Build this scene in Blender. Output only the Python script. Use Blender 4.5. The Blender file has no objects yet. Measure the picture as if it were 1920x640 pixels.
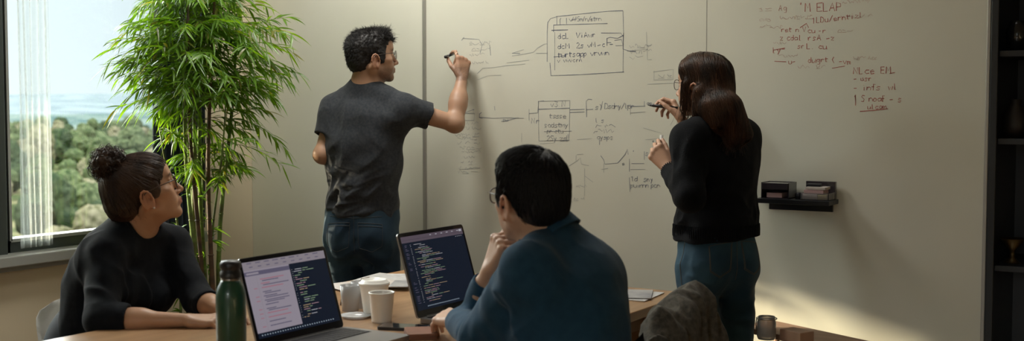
import bpy, bmesh, math, random
import numpy as np
from mathutils import Vector, Matrix
C = bpy.context.scene.collection
PI = math.pi
rng = np.random.default_rng(7)
random.seed(7)

# ------------------------------------------------------------------ camera, world, sun, exposure
YAW = math.radians(31.6); FPX = 2250.0; HOR = 195.0; CAMZ = 1.42
PITCH = math.atan((320-HOR)/FPX)
cam = bpy.data.cameras.new('camera'); camo = bpy.data.objects.new('camera', cam); C.objects.link(camo)
cam.sensor_width = 36; cam.lens = FPX/1920*36
camo.location = (0, 0, CAMZ)
camo.rotation_euler = (PI/2-PITCH, 0, YAW)
cam.dof.use_dof = True; cam.dof.focus_distance = 4.75; cam.dof.aperture_fstop = 3.4
cam.clip_start = 0.05; cam.clip_end = 8000
bpy.context.scene.camera = camo
sc = bpy.context.scene
sc.view_settings.view_transform = 'Standard'; sc.view_settings.look = 'None'
sc.view_settings.gamma = 1; sc.view_settings.use_curve_mapping = False
sc.view_settings.exposure = 0.14
try:
    sc.cycles.max_bounces = 10; sc.cycles.diffuse_bounces = 5; sc.cycles.transparent_max_bounces = 16
    sc.cycles.sample_clamp_indirect = 4.0; sc.cycles.caustics_refractive = False; sc.cycles.caustics_reflective = False
    sc.cycles.use_denoising = True
except Exception: pass
SUN_M = 0.40; SUN_TAN = 0.25
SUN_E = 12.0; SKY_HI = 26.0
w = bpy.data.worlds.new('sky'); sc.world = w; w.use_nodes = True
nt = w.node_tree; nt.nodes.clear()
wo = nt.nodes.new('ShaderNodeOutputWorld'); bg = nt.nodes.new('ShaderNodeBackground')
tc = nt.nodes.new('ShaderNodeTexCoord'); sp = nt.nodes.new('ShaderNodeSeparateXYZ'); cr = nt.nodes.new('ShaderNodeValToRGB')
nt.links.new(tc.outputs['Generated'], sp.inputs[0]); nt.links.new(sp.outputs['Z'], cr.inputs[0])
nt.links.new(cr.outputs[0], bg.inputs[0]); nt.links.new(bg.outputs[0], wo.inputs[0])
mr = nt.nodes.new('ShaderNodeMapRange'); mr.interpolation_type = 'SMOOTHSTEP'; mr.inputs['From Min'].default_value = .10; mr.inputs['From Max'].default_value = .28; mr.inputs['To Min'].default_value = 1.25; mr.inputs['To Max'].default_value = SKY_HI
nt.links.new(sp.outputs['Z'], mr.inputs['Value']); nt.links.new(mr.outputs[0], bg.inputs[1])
e = cr.color_ramp.elements
e[0].position = 0.0; e[0].color = (.80, .90, .93, 1)
e[1].position = 0.6; e[1].color = (.86, .90, .90, 1)
x = e.new(0.09); x.color = (.76, .87, .92, 1)
x = e.new(0.25); x.color = (.94, .96, .92, 1)
sl = bpy.data.lights.new('sun', 'SUN'); so = bpy.data.objects.new('sun', sl); C.objects.link(so)
sl.energy = SUN_E; sl.angle = math.radians(0.9); sl.color = (1.0, .80, .55)
sd = Vector((1, SUN_M, -SUN_TAN*math.hypot(1, SUN_M)))
so.rotation_euler = sd.to_track_quat('-Z', 'Y').to_euler(); so.location = (-8, 0, 5)

RV = np.array([math.cos(YAW), math.sin(YAW), 0.]); FV = np.array([-math.sin(YAW), math.cos(YAW), 0.])
def at(px, py, t):
    """point at horizontal depth t (m) that the photograph shows at px, py"""
    u = (px-960)/FPX
    # exact pinhole with pitch
    v = (320-py)/FPX
    cp, sp_ = math.cos(PITCH), math.sin(PITCH)
    fwd = cp + v*sp_; up = -sp_ + v*cp
    k = t/fwd
    return RV*(u*k) + FV*t + np.array([0, 0, CAMZ+up*k])
def atz(px, py, z):
    u = (px-960)/FPX; v = (320-py)/FPX
    cp, sp_ = math.cos(PITCH), math.sin(PITCH)
    fwd = cp + v*sp_; up = -sp_ + v*cp
    k = (z-CAMZ)/up
    return RV*(u*k) + FV*(fwd*k) + np.array([0, 0, z])
WY = 4.57; WX = -4.39
def atwall(px, py, Y=WY):
    u = (px-960)/FPX; v = (320-py)/FPX
    cp, sp_ = math.cos(PITCH), math.sin(PITCH)
    fwd = cp + v*sp_; up = -sp_ + v*cp
    d = RV*u + FV*fwd + np.array([0, 0, up])
    k = Y/d[1]
    return d*k + np.array([0, 0, CAMZ])

# ------------------------------------------------------------------ portals (light sampling only) are set where the windows are
FILL_E = 15
FILL_SPOTS = ((-3.3, 3.75), (-2.2, 3.75), (-1.1, 3.75), (-2.75, 1.9))  # out-of-view area lights added under the ceiling to brighten the board
for (lx, ly), lk in zip(FILL_SPOTS, (2.1, .6, .08, .12)):
    al = bpy.data.lights.new('added_fill_light', 'AREA'); al.shape = 'SQUARE'; al.size = .58; al.energy = FILL_E*lk; al.color = (1, .97, .90)
    ao = bpy.data.objects.new('added_fill_light', al); ao.location = (lx, ly, 2.93); C.objects.link(ao)
def portal(loc, rot, sx, sy):
    l = bpy.data.lights.new('portal', 'AREA'); l.shape = 'RECTANGLE'; l.size = sx; l.size_y = sy
    l.cycles.is_portal = True
    o = bpy.data.objects.new('portal', l); o.location = loc; o.rotation_euler = rot; C.objects.link(o)

# ------------------------------------------------------------------ materials
def nodes(name):
    m = bpy.data.materials.new(name); m.use_nodes = True
    return m, m.node_tree, m.node_tree.nodes['Principled BSDF']
def col(c): return (c[0], c[1], c[2], 1)
def mat(name, c, rough=.5, metal=0, c2=None, scale=8, stretch=(1,1,1), bump=0, bscale=None, detail=4, coat=0, spec=.5, sheen=0, coatr=.05, sss=0, trans=0, lo=.35, hi=.65):
    m, t, b = nodes(name)
    b.inputs['Base Color'].default_value = col(c); b.inputs['Roughness'].default_value = rough
    b.inputs['Metallic'].default_value = metal; b.inputs['Coat Weight'].default_value = coat
    b.inputs['Coat Roughness'].default_value = coatr; b.inputs['Specular IOR Level'].default_value = spec
    b.inputs['Sheen Weight'].default_value = sheen; b.inputs['Transmission Weight'].default_value = trans
    if sss:
        b.inputs['Subsurface Weight'].default_value = sss; b.inputs['Subsurface Radius'].default_value = (.02, .008, .004)
        b.inputs['Subsurface Scale'].default_value = .5
    tcn = t.nodes.new('ShaderNodeTexCoord'); mp = t.nodes.new('ShaderNodeMapping'); mp.inputs['Scale'].default_value = stretch
    t.links.new(tcn.outputs['Object'], mp.inputs[0])
    if c2 is not None:
        n = t.nodes.new('ShaderNodeTexNoise'); n.inputs['Scale'].default_value = scale; n.inputs['Detail'].default_value = detail
        r = t.nodes.new('ShaderNodeValToRGB'); r.color_ramp.elements[0].color = col(c); r.color_ramp.elements[1].color = col(c2)
        r.color_ramp.elements[0].position = lo; r.color_ramp.elements[1].position = hi
        t.links.new(mp.outputs[0], n.inputs['Vector']); t.links.new(n.outputs[0], r.inputs[0]); t.links.new(r.outputs[0], b.inputs['Base Color'])
    if bump:
        n2 = t.nodes.new('ShaderNodeTexNoise'); n2.inputs['Scale'].default_value = bscale or scale*4; n2.inputs['Detail'].default_value = 5
        bp = t.nodes.new('ShaderNodeBump'); bp.inputs['Strength'].default_value = bump; bp.inputs['Distance'].default_value = .004
        t.links.new(mp.outputs[0], n2.inputs['Vector']); t.links.new(n2.outputs[0], bp.inputs['Height']); t.links.new(bp.outputs[0], b.inputs['Normal'])
    return m
def glassmat(name, tint=(1,1,1), k=1.0, rough=0.0, film=0.0):
    """thin pane: light passes straight, fresnel reflection"""
    m = bpy.data.materials.new(name); m.use_nodes = True; t = m.node_tree; t.nodes.clear()
    o = t.nodes.new('ShaderNodeOutputMaterial'); tr = t.nodes.new('ShaderNodeBsdfTransparent'); gl = t.nodes.new('ShaderNodeBsdfGlossy')
    tr.inputs[0].default_value = col(tint); gl.inputs['Roughness'].default_value = rough
    f = t.nodes.new('ShaderNodeFresnel'); f.inputs[0].default_value = 1.45
    mx = t.nodes.new('ShaderNodeMixShader'); t.links.new(f.outputs[0], mx.inputs[0]); t.links.new(tr.outputs[0], mx.inputs[1]); t.links.new(gl.outputs[0], mx.inputs[2])
    last = mx
    if film:
        df = t.nodes.new('ShaderNodeBsdfDiffuse'); df.inputs[0].default_value = (.8,.8,.8,1); m2 = t.nodes.new('ShaderNodeMixShader'); m2.inputs[0].default_value = film
        t.links.new(mx.outputs[0], m2.inputs[1]); t.links.new(df.outputs[0], m2.inputs[2]); last = m2
    t.links.new(last.outputs[0], o.inputs[0])
    return m
def sheermat(name, c, transp, transl=.5, c2=None, sc_=30):
    m = bpy.data.materials.new(name); m.use_nodes = True; t = m.node_tree; t.nodes.clear()
    o = t.nodes.new('ShaderNodeOutputMaterial'); tr = t.nodes.new('ShaderNodeBsdfTransparent'); df = t.nodes.new('ShaderNodeBsdfDiffuse'); tl = t.nodes.new('ShaderNodeBsdfTranslucent')
    df.inputs[0].default_value = col(c); tl.inputs[0].default_value = col(c)
    a = t.nodes.new('ShaderNodeMixShader'); a.inputs[0].default_value = transl; b = t.nodes.new('ShaderNodeMixShader'); b.inputs[0].default_value = transp
    t.links.new(df.outputs[0], a.inputs[1]); t.links.new(tl.outputs[0], a.inputs[2]); t.links.new(a.outputs[0], b.inputs[1]); t.links.new(tr.outputs[0], b.inputs[2])
    t.links.new(b.outputs[0], o.inputs[0])
    return m

# ------------------------------------------------------------------ object helpers
def tag(o, label=None, cat=None, group=None, kind=None):
    if label: o['label'] = label
    if cat: o['category'] = cat
    if group: o['group'] = group
    if kind: o['kind'] = kind
    return o
def link(name, me, m=None, parent=None, smooth=False):
    o = bpy.data.objects.new(name, me); C.objects.link(o)
    if m is not None:
        for q in (m if isinstance(m, (list, tuple)) else [m]): me.materials.append(q)
    if smooth: me.polygons.foreach_set('use_smooth', [True]*len(me.polygons))
    if parent is not None:
        o.parent = parent; o.matrix_parent_inverse = parent.matrix_basis.inverted()
    return o
def obj(name, bm, m=None, parent=None, smooth=False):
    me = bpy.data.meshes.new(name); bm.normal_update(); bm.to_mesh(me); bm.free()
    return link(name, me, m, parent, smooth)
def empty(name, loc, rz=0):
    o = bpy.data.objects.new(name, None); o.location = loc; o.rotation_euler = (0, 0, rz); o.empty_display_size = .1; C.objects.link(o)
    bpy.context.view_layer.update(); return o
def box(bm, x0, x1, y0, y1, z0, z1, M=None, mi=0, bev=0):
    g = bmesh.ops.create_cube(bm, size=1)
    T = Matrix.Translation(((x0+x1)/2, (y0+y1)/2, (z0+z1)/2)) @ Matrix.Diagonal((x1-x0, y1-y0, z1-z0, 1))
    bmesh.ops.transform(bm, matrix=T, verts=g['verts'])
    vs = g['verts']
    if bev:
        es = list({e for v in vs for e in v.link_edges})
        r = bmesh.ops.bevel(bm, geom=es, offset=bev, segments=2, affect='EDGES', profile=.5)
        vs = list({v for f in r['faces'] for v in f.verts} | {v for v in vs if v.is_valid})
    if M is not None: bmesh.ops.transform(bm, matrix=M, verts=vs)
    if mi:
        for f in {f for v in vs for f in v.link_faces}: f.material_index = mi
    return vs
def tube(bm, pts, r, n=8, caps=True, M=None):
    """pts list of points; r radius or list"""
    pts = [Vector(p) for p in pts]; rs = r if hasattr(r, '__len__') else [r]*len(pts)
    rings = []; ref = None
    for i, p in enumerate(pts):
        d = (pts[min(i+1, len(pts)-1)]-pts[max(i-1, 0)]).normalized()
        if ref is None:
            ref = d.orthogonal().normalized()
        ref = (ref - d*ref.dot(d));
        ref = ref.normalized() if ref.length > 1e-6 else d.orthogonal().normalized()
        b = d.cross(ref)
        ring = [bm.verts.new(p+(ref*math.cos(2*PI*k/n)+b*math.sin(2*PI*k/n))*rs[i]) for k in range(n)]
        rings.append(ring)
    for a, b in zip(rings, rings[1:]):
        for k in range(n): bm.faces.new((a[k], a[(k+1) % n], b[(k+1) % n], b[k]))
    if caps:
        bm.faces.new(list(reversed(rings[0]))); bm.faces.new(rings[-1])
    vs = [v for q in rings for v in q]
    if M is not None: bmesh.ops.transform(bm, matrix=M, verts=vs)
    return vs
def lathe(bm, prof, n=32, M=None, closed_bottom=False):
    """prof: list of (r, z) """
    rings = []
    for r, z in prof:
        if r < 1e-5: rings.append([bm.verts.new((0, 0, z))])
        else: rings.append([bm.verts.new((r*math.cos(2*PI*k/n), r*math.sin(2*PI*k/n), z)) for k in range(n)])
    for a, b in zip(rings, rings[1:]):
        for k in range(n):
            f = [a[k % len(a)], a[(k+1) % len(a)], b[(k+1) % len(b)], b[k % len(b)]]
            g = []
            for v in f:
                if v not in g: g.append(v)
            if len(g) >= 3: bm.faces.new(g)
    vs = [v for q in rings for v in q]
    if M is not None: bmesh.ops.transform(bm, matrix=M, verts=vs)
    return vs
def T(x, y, z, rz=0): return Matrix.Translation((x, y, z)) @ Matrix.Rotation(rz, 4, 'Z')
def rect_round(w, h, r, n=5):
    P = []
    for cx, cy, a0 in ((w-r, h-r, 0), (r-w, h-r, 90), (r-w, r-h, 180), (w-r, r-h, 270)):
        for k in range(n+1):
            a = math.radians(a0+90*k/n); P.append((cx+r*math.cos(a), cy+r*math.sin(a)))
    return P
def prism(bm, poly, z0, z1, M=None):
    a = [bm.verts.new((x, y, z0)) for x, y in poly]; b = [bm.verts.new((x, y, z1)) for x, y in poly]
    bm.faces.new(list(reversed(a))); bm.faces.new(b)
    for k in range(len(a)): bm.faces.new((a[k], a[(k+1) % len(a)], b[(k+1) % len(a)], b[k]))
    if M is not None: bmesh.ops.transform(bm, matrix=M, verts=a+b)
    return a+b
# ------------------------------------------------------------------ SDF engine (smooth solids -> surface-net mesh)
f32 = np.float32
def nrm(v): v = np.asarray(v, float); return v/np.linalg.norm(v)
_perm = np.random.default_rng(3).permutation(512).astype(np.int64)
_grad = np.random.default_rng(4).normal(size=(512, 3)); _grad = (_grad/np.linalg.norm(_grad, axis=1, keepdims=True)).astype(f32)
def noise(P):
    P = np.asarray(P, f32); i = np.floor(P).astype(np.int64); f = P-i; u = f*f*f*(f*(f*6-15)+10)
    def g(dx, dy, dz):
        h = _perm[(i[..., 0]+dx) & 511]; h = _perm[(h+i[..., 1]+dy) & 511]; h = _perm[(h+i[..., 2]+dz) & 511]
        G = _grad[h]
        return G[..., 0]*(f[..., 0]-dx)+G[..., 1]*(f[..., 1]-dy)+G[..., 2]*(f[..., 2]-dz)
    x0 = g(0,0,0)*(1-u[..., 0])+g(1,0,0)*u[..., 0]; x1 = g(0,1,0)*(1-u[..., 0])+g(1,1,0)*u[..., 0]
    x2 = g(0,0,1)*(1-u[..., 0])+g(1,0,1)*u[..., 0]; x3 = g(0,1,1)*(1-u[..., 0])+g(1,1,1)*u[..., 0]
    y0 = x0*(1-u[..., 1])+x1*u[..., 1]; y1 = x2*(1-u[..., 1])+x3*u[..., 1]
    return (y0*(1-u[..., 2])+y1*u[..., 2])*1.6
def cone(a, b, ra, rb):
    a = np.asarray(a, f32); b = np.asarray(b, f32); ba = b-a; L2 = max(float(ba@ba), 1e-12)
    def f(P):
        pa = P-a; h = np.clip((pa@ba)/L2, 0, 1)
        return np.sqrt(((pa-h[..., None]*ba)**2).sum(-1))-(ra+(rb-ra)*h)
    return f, (a+b)/2, float(np.sqrt(L2))/2+max(ra, rb)
def ball(c, r): return cone(c, np.asarray(c)+1e-5, r, r)
def ell(c, rad, R=None):
    c = np.asarray(c, f32); rad = np.asarray(rad, f32); R = np.eye(3, dtype=f32) if R is None else np.asarray(R, f32)
    def f(P):
        q = (P-c)@R; k0 = np.sqrt(((q/rad)**2).sum(-1)); k1 = np.sqrt(((q/rad**2)**2).sum(-1))
        return np.where(k1 < 1e-9, -rad.min(), k0*(k0-1)/np.maximum(k1, 1e-9))
    return f, c, float(rad.max())
def rbox(c, half, r, R=None):
    c = np.asarray(c, f32); half = np.asarray(half, f32); R = np.eye(3, dtype=f32) if R is None else np.asarray(R, f32)
    def f(P):
        q = np.abs((P-c)@R)-(half-r); return np.sqrt((np.maximum(q, 0)**2).sum(-1))+np.minimum(q.max(-1), 0)-r
    return f, c, float(np.linalg.norm(half))
def plane(p, n):
    """negative on the side opposite n"""
    p = np.asarray(p, f32); n = nrm(n).astype(f32)
    return (lambda P: (P-p)@n), p, 1e3
class Shape:
    def __init__(s): s.ops = []; s.disp = None
    def u(s, prim, k=.02): s.ops.append(('u', prim, k)); return s
    def s(s_, prim, k=.005): s_.ops.append(('s', prim, k)); return s_
    def i(s, prim, k=.004): s.ops.append(('i', prim, k)); return s      # keep the negative side of prim
    def copy(s): q = Shape(); q.ops = list(s.ops); q.disp = s.disp; return q
    @staticmethod
    def _apply(op, d, v, k):
        if op == 'u':
            h = np.clip(.5+.5*(v-d)/k, 0, 1); return v*(1-h)+d*h-k*h*(1-h)
        if op == 's': v = -v
        h = np.clip(.5-.5*(v-d)/k, 0, 1); return v*(1-h)+d*h+k*h*(1-h)
    def __call__(s, P, nodisp=False):
        P = np.asarray(P, f32); d = np.full(P.shape[:-1], 1.0, f32)
        for op, (f, c, r), k in s.ops: d = s._apply(op, d, f(P), k)
        if s.disp is not None and not nodisp: d = d-s.disp(P)
        return d
    def blocks(s, P, bc, bR):
        """P (B,n,3)"""
        d = np.full(P.shape[:2], 1.0, f32)
        for op, (f, c, r), k in s.ops:
            m = np.linalg.norm(bc-c, axis=1) < r+bR+k+.03
            if not m.any(): continue
            d[m] = s._apply(op, d[m], f(P[m]), k)
        if s.disp is not None: d = d-s.disp(P)
        return d
    def grad(s, P, e=.002):
        g = np.stack([s(P+np.array(o, f32)*e, True)-s(P-np.array(o, f32)*e, True) for o in ((1,0,0),(0,1,0),(0,0,1))], -1)
        return g/np.maximum(np.linalg.norm(g, axis=-1, keepdims=True), 1e-9)
    def project(s, P, off=0, it=4, nodisp=False):
        P = np.array(P, f32)
        for _ in range(it): P = P-(s(P, nodisp)-off)[..., None]*s.grad(P)
        return P
def polygonise(shape, lo, hi, h=.004, nb=14, clear=.03):
    lo = np.asarray(lo, float); hi = np.asarray(hi, float); bs = nb*h
    n = np.ceil((hi-lo)/bs).astype(int); gi = np.stack(np.meshgrid(*[np.arange(k) for k in n], indexing='ij'), -1).reshape(-1, 3)
    bc = (lo+(gi+.5)*bs).astype(f32); bR = bs*.87
    keep = np.abs(shape(bc, True)) < bR+clear
    gi, bc = gi[keep], bc[keep]
    N = (n*nb+2).astype(np.int64); a = np.arange(nb+1)
    loc = np.stack(np.meshgrid(a, a, a, indexing='ij'), -1)
    corners = [np.array(c) for c in ((0,0,0),(1,0,0),(0,1,0),(1,1,0),(0,0,1),(1,0,1),(0,1,1),(1,1,1))]
    edges = [(0,1),(2,3),(4,5),(6,7),(0,2),(1,3),(4,6),(5,7),(0,4),(1,5),(2,6),(3,7)]
    vid = []; vpos = []; quads = []
    key = lambda I: (I[..., 0]*N[1]+I[..., 1])*N[2]+I[..., 2]
    CH = 160
    for s0 in range(0, len(gi), CH):
        g = gi[s0:s0+CH]; c = bc[s0:s0+CH]
        I = g[:, None, None, None, :]*nb+loc[None]
        P = (lo+I*h).astype(f32); B = len(g)
        D = shape.blocks(P.reshape(B, -1, 3), c, bR).reshape(B, nb+1, nb+1, nb+1)
        S = D < 0
        cs = [S[:, o[0]:o[0]+nb, o[1]:o[1]+nb, o[2]:o[2]+nb] for o in corners]
        anyv = np.logical_or.reduce(cs); allv = np.logical_and.reduce(cs); act = anyv & ~allv
        w_ = np.argwhere(act)
        if len(w_):
            dv = np.stack([D[w_[:, 0], w_[:, 1]+o[0], w_[:, 2]+o[1], w_[:, 3]+o[2]] for o in corners], 1)
            acc = np.zeros((len(w_), 3)); cnt = np.zeros(len(w_))
            for p, q in edges:
                m = (dv[:, p] < 0) != (dv[:, q] < 0); t = dv[:, p]/(dv[:, p]-dv[:, q]+1e-12)
                pos = corners[p]+(corners[q]-corners[p])*t[:, None]
                acc[m] += pos[m]; cnt[m] += 1
            Ig = g[w_[:, 0]]*nb+w_[:, 1:]
            vid.append(key(Ig)); vpos.append(lo+(Ig+acc/cnt[:, None])*h)
        for ax in range(3):
            o = [0, 0, 0]; o[ax] = 1; u, v = [(1, 2), (2, 0), (0, 1)][ax]
            A = S[:, :nb, :nb, :nb]; Bq = S[:, o[0]:o[0]+nb, o[1]:o[1]+nb, o[2]:o[2]+nb]
            e_ = np.argwhere(A != Bq)
            if not len(e_): continue
            Ig = g[e_[:, 0]]*nb+e_[:, 1:]; fl = A[e_[:, 0], e_[:, 1], e_[:, 2], e_[:, 3]]
            du = np.zeros(3, int); du[u] = 1; dv_ = np.zeros(3, int); dv_[v] = 1
            q = np.stack([key(Ig-du-dv_), key(Ig-dv_), key(Ig), key(Ig-du)], 1)
            q[~fl] = q[~fl][:, ::-1]; quads.append(q)
    vid = np.concatenate(vid); vpos = np.concatenate(vpos); quads = np.concatenate(quads)
    o = np.argsort(vid); vid = vid[o]; vpos = vpos[o]
    ix = np.searchsorted(vid, quads); ix = np.clip(ix, 0, len(vid)-1); ok = (vid[ix] == quads).all(1)
    return vpos.astype(f32), ix[ok]
def fastmesh(name, V, F):
    """V (n,3); F (m,k) equal sized faces"""
    me = bpy.data.meshes.new(name); k = F.shape[1]
    me.vertices.add(len(V)); me.vertices.foreach_set('co', np.ascontiguousarray(V, f32).ravel())
    me.loops.add(F.size); me.loops.foreach_set('vertex_index', np.ascontiguousarray(F, np.int32).ravel())
    me.polygons.add(len(F)); me.polygons.foreach_set('loop_start', np.arange(0, F.size, k, dtype=np.int32))
    me.polygons.foreach_set('loop_total', np.full(len(F), k, np.int32))
    me.polygons.foreach_set('use_smooth', np.ones(len(F), bool))
    me.update(calc_edges=True); return me
def bounds(shape, pad=.03):
    lo = np.full(3, 1e9); hi = -lo
    for op, (f, c, r), k in shape.ops:
        if op == 'u': lo = np.minimum(lo, c-r); hi = np.maximum(hi, c+r)
    return lo-pad, hi+pad
def solid(name, shape, m, parent=None, h=.004, colfn=None, lo=None, hi=None):
    a, b = bounds(shape)
    if lo is not None: a = np.maximum(a, lo)
    if hi is not None: b = np.minimum(b, hi)
    V, F = polygonise(shape, a, b, h)
    # drop crumbs: light laplacian smoothing keeps surface nets even
    me = fastmesh(name, V, F)
    if colfn is not None:
        at_ = me.color_attributes.new('tint', 'FLOAT_COLOR', 'POINT')
        c = np.ones((len(V), 4), f32); c[:, :3] = colfn(V); at_.data.foreach_set('color', c.ravel())
    return link(name, me, m, parent)
def ribbons(paths, rad, sides=3):
    """paths (n,k,3) -> tapered thin tubes; rad (k,) or (n,k)"""
    n, k, _ = paths.shape; rad = np.broadcast_to(np.asarray(rad, f32), (n, k))
    d = np.gradient(paths, axis=1); d /= np.maximum(np.linalg.norm(d, axis=-1, keepdims=True), 1e-9)
    ref = np.where(np.abs(d[..., 2:3]) > .8, np.array([1., 0, 0]), np.array([0, 0, 1.]))
    a = np.cross(d, ref); a /= np.maximum(np.linalg.norm(a, axis=-1, keepdims=True), 1e-9); b = np.cross(d, a)
    V = np.stack([paths+(a*math.cos(2*PI*j/sides)+b*math.sin(2*PI*j/sides))*rad[..., None] for j in range(sides)], 2)
    idx = np.arange(n*k*sides).reshape(n, k, sides)
    F = np.stack([idx[:, :-1], np.roll(idx, -1, 2)[:, :-1], np.roll(idx, -1, 2)[:, 1:], idx[:, 1:]], -1).reshape(-1, 4)
    return V.reshape(-1, 3), F
def joinVF(L):
    Vs = []; Fs = []; o = 0
    for V, F in L: Vs.append(V); Fs.append(F+o); o += len(V)
    return np.concatenate(Vs), np.concatenate(Fs)
def flow(shape, roots, dirfn, steps, step, off0=.0, off1=.004, jit=.25, seed=1, lift=None):
    """strands that run over the surface of shape"""
    r = np.random.default_rng(seed); n = len(roots); P = shape.project(roots, 0, 4, True); out = [P.copy()]
    jv = r.normal(size=(n, 3))*jit; offs = r.uniform(.2, 1, n)
    for i in range(steps):
        g = shape.grad(P); d = dirfn(P, i/steps)+jv; d = d-(d*g).sum(-1, keepdims=True)*g*(.9)
        d /= np.maximum(np.linalg.norm(d, axis=-1, keepdims=True), 1e-9)
        P = P+d*(step if np.isscalar(step) else step[:, None])
        o = (off0+(off1-off0)*min(1, (i+1)/3))*offs
        if lift is not None: o = o+lift(P, (i+1)/steps)*offs
        P = P-(shape(P, True)-o)[..., None]*shape.grad(P)
        out.append(P.copy())
    return np.stack(out, 1)
# ------------------------------------------------------------------ setting
M_wall = mat('warm_plaster', (.60,.52,.375), .85, c2=(.64,.56,.41), scale=3, bump=.08, bscale=60)
M_board = mat('gloss_board', (.60,.60,.50), .38, c2=(.66,.66,.565), scale=1.3, coat=.55, coatr=.09, detail=6)
M_ceil = mat('ceiling_paint', (.55,.53,.48), .9)
M_floor = mat('floor_wood', (.16,.10,.055), .45, c2=(.24,.15,.085), scale=3, stretch=(8,1,1))
M_dark = mat('dark_frame', (.035,.045,.043), .45, coat=.2)
M_sill = mat('sill_metal', (.30,.31,.29), .45)
M_alu = mat('aluminium', (.42,.41,.38), .4, metal=.6)
M_black = mat('black_laminate', (.012,.014,.017), .4)
CEIL = 2.95; RX = 3.0; RY = -3.6; HEAD = 2.72; SILL = .795; H_A = 1.47; H_B = .74
def struct(name, bm, m, **k): return tag(obj(name, bm, m), kind='structure')
bm = bmesh.new(); box(bm, WX-.35, RX+.2, RY-.2, WY+.9, -.1, 0); struct('floor', bm, M_floor)
bm = bmesh.new(); box(bm, WX-.35, RX+.2, RY-.2, WY+.9, CEIL, CEIL+.15); struct('ceiling', bm, M_ceil)
XE = -0.803
bm = bmesh.new(); box(bm, WX-.35, XE, WY+.0095, WY+.2, 0, CEIL)
struct('wall_back', bm, M_wall)
bm = bmesh.new(); box(bm, XE+1.5, RX, WY+.008, WY+.2, 0, CEIL); box(bm, XE-.1, XE+1.6, WY+.6, WY+.7, 0, CEIL)
box(bm, XE-.02, XE, WY+.2, WY+.6, 0, CEIL); box(bm, XE+1.5, XE+1.52, WY+.2, WY+.6, 0, CEIL)
struct('wall_alcove', bm, M_wall)
# left wall with the window opening and a second pane behind the pier
WA0, WA1 = 3.13, 4.16; WB0, WB1 = 2.05, 2.765
wl = bmesh.new()
box(wl, WX-.22, WX, RY, WY+.1, 0, SILL-.02); box(wl, WX-.22, WX, RY, WY+.1, HEAD, CEIL)
box(wl, WX-.22, WX, WA1, WY+.1, SILL-.02, HEAD); box(wl, WX-.22, WX, WB1, WA0-.06, SILL-.02, HEAD); box(wl, WX-.22, WX, -1.9, WB0, SILL-.02, HEAD); box(wl, WX-.22, WX, RY, -3.3, SILL-.02, HEAD)
struct('wall_left', wl, M_wall)
bm = bmesh.new(); box(bm, RX, RX+.2, RY, WY+.1, 0, CEIL); struct('wall_right', bm, M_wall)
bm = bmesh.new()
# rear wall behind the viewer, with an opening added to let in fill light
box(bm, WX-.2, RX+.2, RY-.2, RY, 0, 1.1); box(bm, WX-.2, RX+.2, RY-.2, RY, 2.6, CEIL); box(bm, WX-.2, -.4, RY-.2, RY, 1.1, 2.6); box(bm, .8, RX+.2, RY-.2, RY, 1.1, 2.6)
struct('wall_rear', bm, M_wall)
bm = bmesh.new(); box(bm, WX, WX+.012, 2.0, 4.40, .0, .09); struct('baseboard_left', bm, M_sill)
M_glass = glassmat('window_glass', (.95,.97,.965))
def window(name, y0, y1, lft=.035, rgt=.035):
    bm = bmesh.new(); x0, x1 = WX-.10, WX-.03
    box(bm, x0, x1, y0, y1, SILL-.02, SILL+.05); box(bm, x0, x1, y0, y1, HEAD-.05, HEAD)
    box(bm, x0, x1, y0, y0+lft, SILL, HEAD); box(bm, x0, x1, y1-rgt, y1, SILL, HEAD)
    fr = tag(obj(name, bm, M_dark), kind='structure')
    # slim inner bead
    bm = bmesh.new(); a, b, c, d = y0+lft, y1-rgt, SILL+.05, HEAD-.05
    box(bm, x0+.005, x1+.008, a-.006, a+.006, c, d); box(bm, x0+.005, x1+.008, b-.006, b+.006, c, d); box(bm, x0+.005, x1+.008, a, b, c-.006, c+.008); box(bm, x0+.005, x1+.008, a, b, d-.006, d+.006)
    obj('glazing_bead', bm, M_sill, fr)
    bm = bmesh.new(); box(bm, WX-.072, WX-.066, a, b, c, d); obj('pane', bm, M_glass, fr)
    return fr
window('window_1', WA0, WA1)
window('window_2', WB0, WB1)
bm = bmesh.new(); box(bm, WX-.11, WX+.006, WA0-.075, WA0, SILL-.02, HEAD, bev=.004); box(bm, WX-.1, WX+.002, WA0-.1, WA0-.073, SILL-.02, HEAD); struct('trim_1', bm, M_dark)
bm = bmesh.new(); box(bm, WX-.03, WX+.085, WB0-.05, WA1+.06, SILL-.045, SILL, bev=.005); box(bm, WX, WX+.03, WB0-.05, WA1+.05, SILL-.07, SILL-.045); struct('trim_2', bm, M_sill)
portal((WX-.12, (WA0+WA1)/2, (SILL+HEAD)/2), (0, -PI/2, 0), HEAD-SILL, WA1-WA0)
portal((WX-.12, (WB0+WB1)/2, (SILL+HEAD)/2), (0, -PI/2, 0), HEAD-SILL, WB1-WB0)
portal((.2, RY-.1, 1.85), (PI/2, 0, 0), 1.2, 1.5)
window('fill_window', -3.3, -1.9)  # unseen window added to bring more soft daylight into the room
portal((WX-.12, -2.6, (SILL+HEAD)/2), (0, -PI/2, 0), HEAD-SILL, 1.4)
# unseen slab on posts, added to cut the sunlight that reaches the windows
bm = bmesh.new(); D_ = 3.6; rise = SUN_TAN*math.hypot(1, SUN_M)*D_; yo = SUN_M*D_
box(bm, WX-D_-.15, WX-D_, WA0-yo-.25, WA1-yo+.3, H_A+rise, HEAD+rise+.4); box(bm, WX-D_-.15, WX-D_, WB0-yo-.3, WA0-yo-.25, H_B+rise, HEAD+rise+.4)
for yy in (WB0-yo-.2, WA1-yo+.2): box(bm, WX-D_-.15, WX-D_, yy, yy+.12, -10, HEAD+rise)
struct('sun_blocker', bm, M_wall)

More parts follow.
